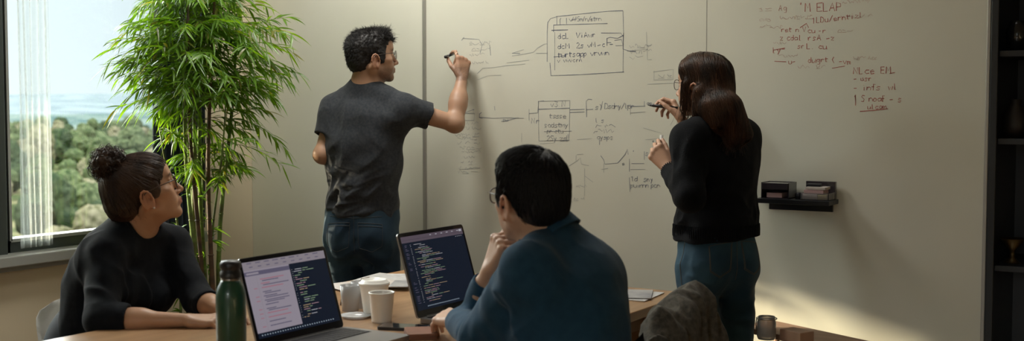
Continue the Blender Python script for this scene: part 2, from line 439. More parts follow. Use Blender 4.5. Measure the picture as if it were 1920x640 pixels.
for lx, ly in FILL_SPOTS:
    bm = bmesh.new()
    for a in ((-.31, .31, -.31, -.295), (-.31, .31, .295, .31), (-.31, -.295, -.295, .295), (.295, .31, -.295, .295)): box(bm, lx+a[0], lx+a[1], ly+a[2], ly+a[3], 2.925, CEIL)
    struct('fill_light_frame', bm, M_sill)  # frames made up to go around the added fill lights

# whiteboard wall: two tall glossy panels
XS = atwall(797, 300)[0]; XC = WX
def panel(name, x0, x1, label):
    root = empty(name, ((x0+x1)/2, WY, .04))
    tag(root, label, 'whiteboard', 'glossy wall-height writing panels')
    bm = bmesh.new(); box(bm, x0+.001, x1-.001, WY, WY+.008, .04, CEIL-.02); obj('writing_surface', bm, M_board, root)
    return root
boardL = panel('whiteboard', XC+.001, XS, 'blank narrow glossy whiteboard panel behind the man, between corner and aluminium seam')
boardR = panel('whiteboard', XS+.004, XE, 'wide glossy whiteboard panel covered in blue diagrams and red handwriting')
bm = bmesh.new(); box(bm, XS-.007, XS+.009, WY-.010, WY+.002, .04, CEIL-.02, bev=.002); obj('seam_strip', bm, M_alu, boardL)
bm = bmesh.new(); box(bm, XE-.010, XE+.004, WY-.012, WY+.008, .0, CEIL-.02, bev=.003); obj('edge_strip', bm, M_alu, boardR)
xs2 = atwall(1325, 40)[0]
bm = bmesh.new(); box(bm, xs2-.0012, xs2+.0012, WY-.0008, WY+.002, .04, CEIL-.02); obj('panel_joint', bm, M_alu, boardR)
bm = bmesh.new(); box(bm, XC+.03, XE-.01, WY-.014, WY, .0, .04); struct('baseboard_back', bm, M_alu)

# dark shelving in the recess on the right
sh = empty('bookcase', (XE+.2, WY+.3, 0)); tag(sh, 'tall black open shelving unit at the right edge of the board wall', 'bookcase')
bm = bmesh.new(); box(bm, XE+.006, XE+.032, WY-.02, WY+.42, .0, CEIL-.02, bev=.003); obj('side_panel', bm, M_black, sh)
bm = bmesh.new(); box(bm, XE+.86, XE+.885, WY-.02, WY+.42, .0, CEIL-.02, bev=.003); obj('side_panel', bm, M_black, sh)
bm = bmesh.new(); box(bm, XE+.03, XE+.86, WY+.41, WY+.425, .0, CEIL-.02); obj('back_panel', bm, M_black, sh)
shelfz = [0.06, .62, .80-.02, 1.26, 1.70, 2.2]
def zat(px, py, dy): return atwall(px, py, WY+dy)[2]
shelfz = [.08, .45, zat(1895, 490, .15), zat(1895, 258, .15), zat(1895, 98, .15), 2.3]
for z in shelfz:
    bm = bmesh.new(); box(bm, XE+.032, XE+.86, WY, WY+.41, z-.022, z, bev=.002); obj('shelf', bm, M_black, sh)
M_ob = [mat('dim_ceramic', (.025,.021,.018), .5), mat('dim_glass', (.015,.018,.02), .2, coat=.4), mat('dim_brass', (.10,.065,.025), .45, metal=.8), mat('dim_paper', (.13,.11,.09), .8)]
r0 = random.Random(4)
kinds = [('vase','short rounded dark pottery vase'), ('glass_jar','squat dark glass jar'), ('brass_figurine','small brass bowl on a foot'), ('book','dim upright book')]
profs = [[(0,0),(.03,0),(.045,.04),(.04,.09),(.018,.12),(.022,.14),(.018,.14),(.014,.12),(0,.11)], [(0,0),(.035,0),(.038,.08),(.03,.095),(.03,.11),(.026,.11),(.026,.02),(0,.02)], [(0,0),(.03,0),(.01,.02),(.01,.045),(.045,.09),(.042,.09),(.008,.05),(0,.05)]]
where = {2:'lower shelf', 3:'middle shelf', 4:'upper shelf'}
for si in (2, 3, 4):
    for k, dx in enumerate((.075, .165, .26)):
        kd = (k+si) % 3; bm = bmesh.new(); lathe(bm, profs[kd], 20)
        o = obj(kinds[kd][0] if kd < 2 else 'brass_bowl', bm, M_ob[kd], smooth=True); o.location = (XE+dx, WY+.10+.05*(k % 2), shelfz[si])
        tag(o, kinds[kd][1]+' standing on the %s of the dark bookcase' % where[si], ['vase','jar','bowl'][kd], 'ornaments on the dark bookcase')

# ---------------------------------------------------------------- outdoors beyond the glass
def terrain(name, d0, d1, zb, amp, fr, c1, c2, seed, z1=None, n=90, label=None):
    """rolling land to the west between distances d0 and d1"""
    th = np.linspace(math.radians(100), math.radians(215), n*2); dd = np.linspace(0, 1, 40)
    A, D = np.meshgrid(th, dd, indexing='ij'); Rr = d0+(d1-d0)*D**1.5
    X = Rr*np.cos(A); Y = Rr*np.sin(A)
    P = np.stack([X*fr, Y*fr, np.full_like(X, seed)], -1)
    Z = zb+amp*(noise(P)+.45*noise(P*2.3)+.2*noise(P*5))+((z1-zb)*D**1.3 if z1 is not None else 0)
    V = np.stack([X, Y, Z], -1).reshape(-1, 3); nn = 40
    i = np.arange((n*2-1))[:, None]*nn+np.arange(nn-1)[None]; F = np.stack([i, i+nn, i+nn+1, i+1], -1).reshape(-1, 4)
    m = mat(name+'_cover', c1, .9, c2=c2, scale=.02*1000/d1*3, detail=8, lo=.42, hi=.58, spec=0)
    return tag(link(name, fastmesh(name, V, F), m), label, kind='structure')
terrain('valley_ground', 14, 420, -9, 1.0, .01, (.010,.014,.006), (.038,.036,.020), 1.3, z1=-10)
terrain('far_hills', 420, 1700, -11, 5, .004, (.013,.022,.022), (.034,.042,.038), 5.1, z1=-12)  # bluish base colours stand in for the haze of distance
terrain('distant_ridge', 1700, 4600, -14, 12, .0014, (.030,.037,.041), (.042,.050,.053), 9.7, z1=36)  # paler grey-blue, aerial haze put into the ridge colour
M_t = [mat('tree_green', (.007,.011,.005), .95, c2=(.026,.031,.016), scale=2.5, detail=8, spec=0), mat('tree_olive', (.018,.018,.009), .95, c2=(.046,.042,.028), scale=2.5, detail=8, spec=0), mat('tree_dark', (.004,.007,.004), .95, c2=(.014,.018,.010), scale=2.5, detail=8, spec=0)]
rt = np.random.default_rng(5)
def tree_mesh(seed):
    s = Shape(); r = np.random.default_rng(seed)
    for k in range(9):
        s.u(ball((r.normal()*.9, r.normal()*.9, 2.6+r.normal()*.7), .75+r.random()*.5), .3)
    s.disp = lambda P: .22*noise(P*2.2)+.12*noise(P*5.5)
    V, F = polygonise(s, (-3.5,-3.5,.2), (3.5,3.5,5.2), .16, nb=10, clear=.5)
    return fastmesh('tree_crown', V, F)
tms = [tree_mesh(s) for s in (1, 2, 3)]
bm = bmesh.new(); tube(bm, [(0,0,-1.5),(.1,0,.8),(0,.1,2.6)], [.22,.16,.08], 8); tr_me = bpy.data.meshes.new('trunk'); bm.to_mesh(tr_me); bm.free(); tr_me.materials.append(mat('bark', (.10,.07,.05), .9))
tdata = []
for me in tms:
    tdata.append([me.copy() for _ in range(3)]); [tdata[-1][q].materials.append(M_t[q]) for q in range(3)]
spots = []; tries = 0
while len(spots) < 150 and tries < 4000:
    tries += 1; d = 58+rt.random()**1.6*280; u_ = rt.uniform(-.45, -.25); p = RV*(u_*d)+FV*d; s_ = rt.uniform(.7, 1.15)*(1+d/400)
    if all(math.hypot(p[0]-a[0], p[1]-a[1]) > 3.7*(s_+a[2]) for a in spots): spots.append((p[0], p[1], s_))
cn = ['grey-green', 'dry olive', 'dark green']
for x_, y_, s_ in spots:
    q = int(rt.integers(3)); cl = int(rt.choice(3, p=[.4, .35, .25])); dist = math.hypot(x_, y_)
    where_ = 'near' if dist < 110 else ('middle' if dist < 200 else 'far')
    root = empty('hillside_tree', (x_, y_, -9.6), rt.uniform(0, 6)); root.scale = (s_, s_, s_*rt.uniform(.8, 1.1))
    tag(root, cn[cl]+' bushy tree blurred on the %s part of the slope outside the window' % where_, 'tree', cn[cl]+' trees on the %s slope' % where_)
    for nm, me in (('crown', tdata[q][cl]), ('trunk', tr_me)):
        o = bpy.data.objects.new(nm, me); C.objects.link(o); o.parent = root

# curtains
def drape(name, y0, y1, z0, z1, x, amp, nf, m, label, ph=0):
    ny = 90; ys = np.linspace(0, 1, ny); zs = np.linspace(0, 1, 24)
    A, B = np.meshgrid(ys, zs, indexing='ij')
    X = x+amp*np.sin(2*PI*nf*A+ph+.5*np.sin(3*B))*(.75+.25*B)+.3*amp*np.sin(2*PI*nf*2.3*A+1+B*2)
    Y = y0+(y1-y0)*A+.006*np.sin(7*A+4*B); Z = z0+(z1-z0)*B
    V = np.stack([X, Y, Z], -1).reshape(-1, 3); i = np.arange(ny-1)[:, None]*24+np.arange(23)[None]
    F = np.stack([i, i+24, i+25, i+1], -1).reshape(-1, 4); V2 = V+np.array([.0025, 0, 0]); F2 = F[:, ::-1]+len(V)
    return tag(link(name, fastmesh(name, np.concatenate([V, V2]), np.concatenate([F, F2])), m), label, 'curtain')
M_sheer = sheermat('sheer_voile', (.62,.66,.62), .82, .6); M_drape = sheermat('grey_drape', (.075,.085,.12), .0, .35)
drape('sheer_curtain', 3.175, 3.335, SILL+.02, HEAD+.1, WX+.02, .012, 5, M_sheer, 'thin white sheer curtain gathered beside the dark window post')
drape('grey_curtain', 3.86, 4.19, SILL+.02, HEAD+.1, WX+.045, .022, 6, M_drape, 'slate grey curtain bunched behind the bamboo plant')
for y0, y1 in ((3.10, 4.2),):
    bm = bmesh.new(); tube(bm, [(WX+.045, y0, HEAD+.09), (WX+.045, y1, HEAD+.09)], .011, 10)
    for yy in (y0+.02, y1-.02): box(bm, WX, WX+.045, yy-.008, yy+.008, HEAD+.082, HEAD+.098)
    tag(obj('curtain_rail', bm, M_alu), 'slim metal curtain rail above the window', 'curtain rail')

# ---------------------------------------------------------------- handwriting on the board
FONT = {'a':[[(.9,.9),(.4,1),(.1,.6),(.3,.1),(.8,.3),(.9,1),(.95,.1)]],'b':[[(.1,1.7),(.1,.1)],[(.1,.7),(.6,1),(.9,.5),(.5,0),(.1,.2)]],'c':[[(.9,.9),(.4,1),(.1,.5),(.4,0),(.9,.15)]],
'd':[[(.9,1.7),(.9,.1)],[(.9,.8),(.4,1),(.1,.4),(.5,0),(.9,.3)]],'e':[[(.1,.5),(.9,.6),(.6,1),(.15,.7),(.3,0),(.9,.15)]],'f':[[(.9,1.6),(.5,1.7),(.4,0)],[(.1,.9),(.8,.95)]],
'g':[[(.9,.9),(.4,1),(.1,.5),(.5,.1),(.9,.9),(.85,-.5),(.3,-.6)]],'h':[[(.1,1.7),(.1,0)],[(.1,.6),(.6,1),(.85,.7),(.9,0)]],'i':[[(.5,1),(.5,0)],[(.5,1.4),(.55,1.45)]],
'k':[[(.1,1.6),(.1,0)],[(.8,1),(.1,.45),(.9,0)]],'l':[[(.4,1.7),(.4,.1),(.7,0)]],'m':[[(0,1),(.05,0)],[(.05,.7),(.3,1),(.5,.6),(.5,0)],[(.5,.7),(.8,1),(1,.6),(1,0)]],
'n':[[(.1,1),(.1,0)],[(.1,.6),(.5,1),(.85,.7),(.9,0)]],'o':[[(.5,1),(.1,.6),(.3,0),(.8,.1),(.9,.7),(.5,1)]],'p':[[(.1,1),(.1,-.6)],[(.1,.7),(.6,1),(.9,.5),(.5,.05),(.1,.3)]],
'r':[[(.2,1),(.2,0)],[(.2,.6),(.5,1),(.9,.9)]],'s':[[(.9,.9),(.4,1),(.2,.7),(.8,.35),(.6,0),(.1,.1)]],'t':[[(.4,1.5),(.4,.1),(.8,0)],[(.1,1),(.9,1.05)]],
'u':[[(.1,1),(.15,.1),(.6,0),(.9,.4)],[(.9,1),(.95,0)]],'v':[[(.05,1),(.45,0),(.95,1.1)]],'w':[[(0,1),(.25,0),(.5,.8),(.75,0),(1,1)]],'x':[[(.1,1),(.9,0)],[(.9,1),(.1,0)]],'y':[[(.1,1),(.5,.3)],[(.9,1),(.3,-.6)]],'z':[[(.1,1),(.9,1),(.1,0),(.9,0)]],
'A':[[(0,0),(.5,1.7),(1,0)],[(.2,.6),(.8,.65)]],'D':[[(.1,1.7),(.1,0),(.7,.1),(.95,.8),(.7,1.5),(.1,1.7)]],'E':[[(.9,1.7),(.1,1.65),(.1,0),(.9,.05)],[(.1,.85),(.7,.9)]],'L':[[(.1,1.7),(.1,0),(.9,.05)]],
'M':[[(0,0),(.1,1.7),(.5,.7),(.9,1.7),(1,0)]],'N':[[(.05,0),(.1,1.7),(.9,0),(.95,1.7)]],'P':[[(.1,0),(.1,1.7),(.8,1.5),(.8,.9),(.1,.8)]],'S':[[(.9,1.5),(.4,1.7),(.1,1.3),(.8,.6),(.6,0),(.05,.1)]],'V':[[(.05,1.7),(.5,0),(1,1.7)]],
'1':[[(.2,1.3),(.5,1.7),(.5,0)]],'2':[[(.1,1.3),(.5,1.7),(.9,1.2),(.1,0),(1,.05)]],'3':[[(.1,1.6),(.9,1.5),(.4,.9),(.9,.5),(.5,0),(.1,.2)]],'-':[[(.1,.6),(.9,.65)]],'/':[[(.1,-.2),(.9,1.8)]],'(':[[(.7,1.8),(.3,.9),(.7,-.1)]],')':[[(.3,1.8),(.7,.9),(.3,-.1)]],"'":[[(.5,1.8),(.4,1.4)]],'.':[[(.4,.05),(.5,.1)]],'=':[[(.1,.9),(.9,.9)],[(.1,.4),(.9,.4)]]}
class Ink:
    def __init__(s): s.bm = bmesh.new(); s.r = random.Random(11)
    def line(s, pts, w=.0024, wob=.0):
        """pts in photo pixels -> ribbon lying on the board"""
        Y = WY-.0006; P = [Vector(atwall(x+s.r.gauss(0, wob), y+s.r.gauss(0, wob), Y)) for x, y in pts]
        L = []
        for a, b in zip(P, P[1:]):
            n = max(1, int((b-a).length/.03)); L += [a.lerp(b, k/n) for k in range(n)]
        L.append(P[-1]); pr = None
        for i, p in enumerate(L):
            d = (L[min(i+1, len(L)-1)]-L[max(i-1, 0)]); d = d.normalized() if d.length > 1e-6 else Vector((1, 0, 0)); nn = Vector((-d.z, 0, d.x))
            ww = w*.5*(1+.25*math.sin(i*1.7+s.r.random()))
            q = (s.bm.verts.new(p+nn*ww), s.bm.verts.new(p-nn*ww))
            if pr:
                try: s.bm.faces.new((pr[0], pr[1], q[1], q[0]))
                except ValueError: pass
            pr = q
    def text(s, x, y, st, h=9, slope=-.05, w=.0020, adv=.8):
        cx = x
        for ch in st:
            if ch in FONT:
                for pl in FONT[ch]:
                    hw = h*.72*s.r.uniform(.85, 1.15)
                    s.line([(cx+a*hw+s.r.gauss(0, .25), y+slope*(cx-x)-b*h*.62+s.r.gauss(0, .3)) for a, b in pl], w)
            cx += h*adv*(1 if ch != ' ' else .8)
    def scrib(s, x, y, wd, h=7, w=.0018, slope=-.03, gap=.2):
        cx = x
        while cx < x+wd:
            if s.r.random() < gap: cx += h*.7; continue
            n = s.r.randint(3, 6); L = s.r.uniform(.8, 2.2)*h; yy = y+slope*(cx-x)
            s.line([(cx+L*i/n+s.r.gauss(0, .6), yy-h*s.r.choice((0, .1, .45, .6, .65, 1.0))+s.r.gauss(0, .3)) for i in range(n+1)], w*s.r.uniform(.7, 1.15))
            if s.r.random() < .3: s.line([(cx, yy+1), (cx+L, yy+.6)], w*.7)
            cx += L+h*.15
    def box(s, x0, y0, x1, y1, sk=0, w=.0022):
        s.line([(x0, y0), (x1, y0+sk), (x1, y1+sk), (x0, y1), (x0, y0)], w, .6)
    def done(s, name, m, label=None):
        o = obj(name, s.bm, m, boardR); o['kind'] = 'stuff'
        if label: o['label'] = label
        return o
I_blue = mat('blue_marker_ink', (.09,.11,.17), .6); I_faint = mat('faded_marker_ink', (.34,.36,.35), .6); I_red = mat('red_marker_ink', (.40,.11,.09), .6); I_redf = mat('faded_red_ink', (.46,.30,.25), .6)
I_mid = mat('grey_marker_ink', (.19,.21,.24), .6)
k = Ink()   # window sketch, top centre
k.line([(1026,116),(1026,60),(1027,42),(1032,35),(1045,31),(1100,25),(1140,21),(1168,20)], .0022); k.line([(1168,20),(1169,60),(1168,136)], .0016)
k.line([(1031,118),(1033,142),(1090,140),(1170,135)], .0022); k.line([(1038,47),(1139,44)], .0022); k.line([(1044,30),(1044,46)], .002); k.line([(1050,46),(1050,36),(1052,34)], .002); k.line([(1062,45),(1062,34)], .002)
k.text(1067, 40, 'vAfSm/n/etrn', 8, -.02, .0018, .62)
k.line([(1034,57),(1065,56)], .003); k.line([(1038,47),(1038,60)], .002); k.line([(1040,60),(1040,132)], .0014)
k.text(1045, 73, 'dcL  ViAwr', 9.5, -.05, .0026); k.text(1045, 92, 'dcM  2s vM  c -', 9.5, -.05, .0026); k.text(1045, 108, 'turtsapp vrvwn', 10, -.05, .0026, .7); k.text(1045, 117, 'v vwvcrn', 7.5, -.02, .002)
k.line([(1038,107),(1062,104)], .002); k.line([(1127,62),(1150,62),(1164,62),(1168,68)], .002); k.line([(1138,86),(1138,72),(1144,70),(1158,72),(1169,66)], .0026); k.line([(1152,76),(1165,74),(1168,85),(1154,86)], .002); k.line([(1169,62),(1168,92),(1180,96),(1192,97)], .0026)
k.line([(1138,80),(1146,80)], .002); k.line([(1120,86),(1126,84)], .002)
k.done('diagram', I_blue, 'dark blue sketch of a browser window with handwritten lines inside')
k = Ink()   # faint relations around it
k.line([(960,105),(985,101),(1000,98),(1008,90),(1020,83),(1026,82)], .0024); k.line([(960,100),(975,100)], .003); k.line([(1005,100),(1026,100)], .002); k.line([(960,100),(982,93)], .002)
k.line([(895,138),(905,128),(925,127),(950,123),(985,120)], .002); k.line([(950,118),(992,113)], .0016); k.line([(895,150),(915,142),(940,141)], .0014)
k.scrib(1180, 90, 34, 7); k.scrib(1182, 101, 34, 8); k.scrib(1180, 112, 30, 7); k.line([(1176,96),(1215,92)], .0016); k.line([(1212,60),(1214,112),(1222,112)], .0016)
k.box(1226, 133, 1262, 151, -2, .0018); k.line([(1214,158),(1262,156)], .0014); k.scrib(1234, 146, 20, 6)
k.line([(868,72),(898,74),(904,84),(900,100)], .003); k.line([(865,76),(870,70)], .003); k.scrib(880, 84, 36, 6); k.scrib(884, 95, 32, 6); k.scrib(880, 106, 28, 6); k.line([(918,84),(920,104)], .003); k.scrib(886, 120, 26, 5)
k.done('diagram', I_faint)
k = Ink()   # central flow chart
k.box(1010, 190, 1068, 264, -1, .0018); k.line([(1010,205),(1068,203)], .003); k.text(1032, 201, 'v3.N0', 10, -.05, .0022, .7); k.text(1023, 222, 'Jtssse', 9, 0, .0022, .7); k.text(1020, 239, 'sodstmy', 9, 0, .0022, .7); k.text(1024, 250, 'sr ctuC', 8, 0, .0022, .7); k.text(1025, 264, '2Sy zsL', 9, 0, .0022, .7); k.line([(1020,247),(1072,246)], .0016); k.line([(1065,252),(1065,264),(1050,265)], .0022)
k.line([(992,213),(1008,212),(1010,190),(1020,189)], .002); k.line([(992,205),(992,226)], .0018); k.text(996, 232, 'Nr', 10, 0, .0026)
k.line([(1068,206),(1096,205)], .0026); k.line([(1068,211),(1096,210)], .0026); k.line([(1100,220),(1099,190),(1103,186),(1110,187)], .0026); k.line([(1099,206),(1112,205)], .002)
k.text(1115, 206, 's)', 10, 0, .0024); k.text(1133, 204, 'Dsdny/lpr', 10, 0, .0024, .62); k.line([(1130,190),(1126,206)], .002); k.line([(1176,198),(1182,196),(1182,216)], .0018); k.line([(1182,200),(1210,199)], .0026); k.line([(1208,190),(1208,200)], .002); k.text(1212, 197, 'as', 7, 0, .0024); k.line([(1182,212),(1210,210)], .0014)
k.line([(898,220),(925,222),(944,221),(982,222)], .0022); k.line([(940,228),(952,226),(972,221)], .0022); k.line([(927,199),(928,207)], .0018); k.text(942, 228, 'su', 7, 0, .002)
k.box(870, 213, 889, 226, 0, .0018); k.line([(903,211),(899,214),(899,221),(905,222)], .003); k.line([(886,206),(889,206)], .003); k.line([(870,212),(887,206),(888,212)], .0014)
k.text(1115, 230, 'l s', 8, 0, .002); k.scrib(1112, 240, 34, 6); k.scrib(1112, 250, 30, 7); k.text(1112, 262, 'Jaysps', 9, 0, .0022, .7); k.line([(1124,262),(1124,272)], .002)
k.text(1184, 292, "' U ses", 9, 0, .0026); k.line([(1126,292),(1132,300),(1134,308),(1158,306),(1172,290),(1176,280),(1178,290)], .0022); k.text(1166, 310, 'e', 7); k.line([(1180,298),(1180,322)], .0018); k.line([(1184,307),(1208,307)], .0022); k.line([(1182,318),(1210,318)], .0014); k.line([(1208,284),(1208,300)], .0018)
k.text(1182, 340, '1d qsny', 9, .03, .0024, .7); k.text(1182, 352, 'puinnn pcn', 9, 0, .0022, .62); k.line([(1180,333),(1181,360)], .0018); k.text(1222, 272, '1es,', 8, .05, .0024); k.line([(1227,282),(1224,292),(1230,300)], .0022)
k.done('diagram', I_mid, 'blue flow chart of boxes and arrows along the middle of the board')
k = Ink()   # faint notes
for y, x, wd in ((234,864,40),(243,864,34),(256,853,44),(262,858,36),(271,858,34),(280,862,34),(288,866,30),(297,870,20),(308,864,26),(318,860,30),(325,858,30)): k.scrib(x, y, wd, 6, .0017, .0, .25)
k.line([(862,318),(900,316)], .0016); k.line([(868,233),(868,246)], .0014)
k.line([(1066,312),(1082,302),(1088,296),(1090,308),(1104,311)], .0018); k.line([(1082,290),(1094,289)], .0014); k.line([(1080,292),(1080,302)], .0014); k.line([(1096,316),(1096,368)], .0014); k.line([(1096,330),(1112,342)], .0014); k.scrib(1080, 352, 14, 5)
k.scrib(1075, 376, 20, 5); k.line([(1128,318),(1140,316)], .0018); k.line([(1132,306),(1132,324)], .0014); k.line([(1082,262),(1110,260)], .0016); k.line([(978,250),(978,266)], .0012); k.line([(1012,270),(1040,268)], .0012)
k.scrib(1236, 322, 16, 8); k.line([(1206,240),(1240,250)], .0012); k.line([(1210,262),(1238,260)], .0012)
k.done('faded_notes', I_faint)
k = Ink()   # red notes
k.text(1497, 22, "'M ELAP", 15, -.02, .0026, .8); k.text(1460, 20, 'Ag', 10, 0, .0016); k.text(1522, 44, '1LDu/erntizl', 10, -.12, .0022, .8)
k.text(1514, 62, 'cu -r', 9, 0, .002); k.text(1464, 60, 'ret n V', 9, 0, .002); k.text(1462, 76, 'z cdal', 10, 0, .0022, .7); k.text(1514, 76, 'rsA -z', 10, 0, .0024, .9); k.text(1512, 92, 'L. cuU', 10, 0, .0024, .8)
k.text(1494, 91, 'sr', 9); k.text(1447, 100, 'ly-', 11, -.2, .0022); k.line([(1450,94),(1472,90)], .002); k.text(1514, 118, 'dugrt', 10, -.05, .0022); k.text(1558, 118, '( -vm', 10, .1, .0022); k.line([(1452,115),(1474,116)], .0022); k.text(1478, 120, 'u-', 9)
k.line([(1500,52),(1512,44),(1516,52)], .0026); k.line([(1560,128),(1584,124)], .002)
k.done('red_handwriting', I_red, 'red handwritten block in the upper right of the board')
k = Ink()
k.text(1600, 139, 'NLceCEM', 12, -.02, .0026, .85); k.text(1600, 152, '- usr', 9, 0, .0022); k.text(1600, 170, '- infs  wl', 11, -.02, .0022, .8); k.text(1600, 190, '1 S noaf -Js', 11, .02, .0024, .72); k.text(1626, 205, 'ulcam', 9, -.02, .0022); k.line([(1612,209),(1640,207),(1665,204)], .0026); k.line([(1604,178),(1604,198)], .002)
k.line([(1668,138),(1678,136)], .0022)
k.done('red_list', I_red, 'short red handwritten list under the larger red block')
k = Ink()
for y, x, wd in ((40,1424,20),(52,1424,16),(36,1462,50),(34,1576,54),(54,1440,22),(60,1570,30),(84,1450,20),(108,1460,40),(112,1600,40),(128,1496,24),(128,1530,14),(20,1424,18),(6,1580,40)): k.scrib(x, y, wd, 6, .0015)
k.done('faded_red_notes', I_redf)

# ---------------------------------------------------------------- small black wall shelf and desk organisers
M_blk = mat('black_metal', (.008,.009,.012), .35); zs = atwall(1485, 374, WY-.1)[2]
xa = atwall(1415, 376, WY-.12)[0]; xb = atwall(1555, 382, WY-.12)[0]
ws = empty('wall_shelf', ((xa+xb)/2, WY, zs)); tag(ws, 'small black wall shelf right of the standing woman carrying two organisers', 'shelf')
bm = bmesh.new(); box(bm, xa, xb, WY-.125, WY-.001, zs-.018, zs, bev=.002); obj('board', bm, M_blk, ws)
bm = bmesh.new(); box(bm, xa+.02, xb-.02, WY-.012, WY-.001, zs-.05, zs-.018); obj('bracket', bm, M_blk, ws)
M_acr = mat('smoky_acrylic', (.035,.03,.035), .2, coat=.5); M_paper = mat('note_paper', (.55,.50,.46), .8, c2=(.48,.43,.40), scale=40); M_pink = mat('pink_notes', (.45,.30,.30), .8); M_yel = mat('yellow_notes', (.5,.42,.2), .8); M_clr = glassmat('clear_acrylic', (.9,.9,.92), film=.12)
x0 = atwall(1428, 360, WY-.1)[0]; x1 = atwall(1480, 360, WY-.1)[0]
tr = empty('desk_organiser', ((x0+x1)/2, WY-.06, zs)); tag(tr, 'smoky two-tier organiser on the left half of the wall shelf', 'organiser')
bm = bmesh.new(); box(bm, x0, x0+.003, WY-.105, WY-.015, zs, zs+.062); box(bm, x1-.003, x1, WY-.105, WY-.015, zs, zs+.062); box(bm, x0, x1, WY-.018, WY-.015, zs, zs+.062); box(bm, x0, x1, WY-.105, WY-.015, zs, zs+.003); obj('frame', bm, M_acr, tr)
bm = bmesh.new(); box(bm, x0+.004, x1-.004, WY-.108, WY-.02, zs+.034, zs+.06, bev=.002); obj('drawer', bm, M_acr, tr)
bm = bmesh.new(); box(bm, x0+.02, x1-.03, WY-.098, WY-.03, zs+.004, zs+.022); o = obj('note_block', bm, M_pink); tag(o, 'pinkish note block lying in the lower tier of the smoky organiser', 'notepad')
x0 = atwall(1500, 360, WY-.1)[0]; x1 = atwall(1556, 360, WY-.1)[0]
bm = bmesh.new(); box(bm, x0, x1, WY-.030, WY-.012, zs, zs+.068, bev=.002); tag(obj('storage_box', bm, M_acr), 'dark upright box at the back of the wall shelf behind the notes', 'box')
tr = empty('paper_tray', ((x0+x1)/2, WY-.06, zs)); tag(tr, 'clear open tray on the right half of the wall shelf', 'tray')
bm = bmesh.new(); box(bm, x0+.006, x1, WY-.115, WY-.034, zs, zs+.003); box(bm, x0+.006, x1, WY-.115, WY-.112, zs, zs+.028); box(bm, x0+.006, x0+.009, WY-.115, WY-.034, zs, zs+.028); box(bm, x1-.003, x1, WY-.115, WY-.034, zs, zs+.028); obj('tray_body', bm, M_clr, tr)
lab = [('white index cards at the bottom of the clear tray', M_paper, .0, .6, .020), ('yellow sticky notes beside the white cards in the clear tray', M_yel, .62, .36, .018), ('pink sticky notes stacked over the cards in the clear tray', M_pink, .05, .8, .014), ('top white notepad of the stack in the clear tray', M_paper, .12, .8, .010)]
zz = [zs+.0035, zs+.0035, zs+.0245, zs+.040]
for (lb, mm, a, wd, hh), z in zip(lab, zz):
    bm = bmesh.new(); W = (x1-x0-.02); box(bm, x0+.012+a*W, x0+.012+(a+wd)*W, WY-.108, WY-.042, z, z+hh, bev=.001)
    tag(obj('sticky_note_pad', bm, mm), lb, 'notepad', 'note pads in the clear tray')
bm = bmesh.new(); box(bm, x0+.02, x0+.075, WY-.09, WY-.06, zs+.051, zs+.0615, M=None, bev=.003); tag(obj('board_eraser', bm, M_blk), 'small black felt eraser on top of the note pads', 'eraser')
bm = bmesh.new(); lathe(bm, [(0,0),(.012,0),(.013,.02),(.009,.026),(0,.026)], 14); o = obj('binder_clip', bm, M_blk, smooth=True); o.location = (x0-.012, WY-.08, zs); tag(o, 'tiny black clip lying between the two organisers on the wall shelf', 'clip')
# ------------------------------------------------------------------ table
TZ = .74
M_oak = mat('oak_top', (.25,.135,.062), .38, c2=(.37,.215,.105), scale=2.2, stretch=(9,1,1), detail=8, bump=.05, coat=.25, coatr=.2)
M_oakd = mat('oak_edge', (.22,.12,.06), .5, c2=(.30,.17,.085), scale=6)
tb = empty('meeting_table', (-2.35, 2.9, 0)); tag(tb, 'long pale oak meeting table carrying the laptops, cups and bottle', 'table')
TX0, TX1, TY0, TY1 = -2.94, -1.70, 1.75, 4.0
bm = bmesh.new(); box(bm, TX0, TX1, TY0, TY1, TZ-.032, TZ, bev=.004); obj('tabletop', bm, M_oak, tb)
bm = bmesh.new(); box(bm, TX0+.1, TX1-.1, TY0+.15, TY0+.18, TZ-.11, TZ-.032); box(bm, TX0+.1, TX1-.1, TY1-.18, TY1-.15, TZ-.11, TZ-.032); box(bm, TX0+.1, TX0+.13, TY0+.15, TY1-.15, TZ-.11, TZ-.032); box(bm, TX1-.13, TX1-.1, TY0+.15, TY1-.15, TZ-.11, TZ-.032); obj('apron', bm, M_oakd, tb)
for x in (TX0+.115, TX1-.115):
    for y in (TY0+.165, TY1-.165):
        bm = bmesh.new(); prism(bm, [(x-.03,y-.03),(x+.03,y-.03),(x+.03,y+.03),(x-.03,y+.03)], 0, TZ-.032); obj('leg', bm, M_oakd, tb)

# ------------------------------------------------------------------ laptops
M_space = mat('grey_aluminium', (.34,.34,.34), .34, metal=.75); M_bez = mat('screen_bezel', (.008,.008,.012), .25, coat=.5)
M_key = mat('black_keys', (.012,.012,.016), .5); M_hinge = mat('hinge_black', (.02,.02,.022), .4)
def emis(name, c, s):
    m, t, b = nodes(name); b.inputs['Specular IOR Level'].default_value = .2; b.inputs['Base Color'].default_value = (.01,.01,.012,1); b.inputs['Emission Color'].default_value = col(c); b.inputs['Emission Strength'].default_value = s; b.inputs['Roughness'].default_value = .25
    return m
E_dark = emis('editor_background', (.006,.010,.020), .8); E_light = emis('page_background', (.36,.32,.38), .6); E_bar = emis('menu_bar', (.34,.30,.34), .55); E_bar2 = emis('dim_menu_bar', (.09,.07,.09), .8)
E_txt = [emis('code_%s' % n, c, 1.0) for n, c in (('white', (.30,.30,.33)), ('amber', (.30,.22,.14)), ('green', (.17,.24,.15)), ('pink', (.27,.17,.2)))]
E_grey = emis('page_text', (.10,.09,.14), .8); E_rose = emis('page_link', (.32,.13,.17), .8); E_dock = emis('dock_icon', (.25,.30,.36), .9)
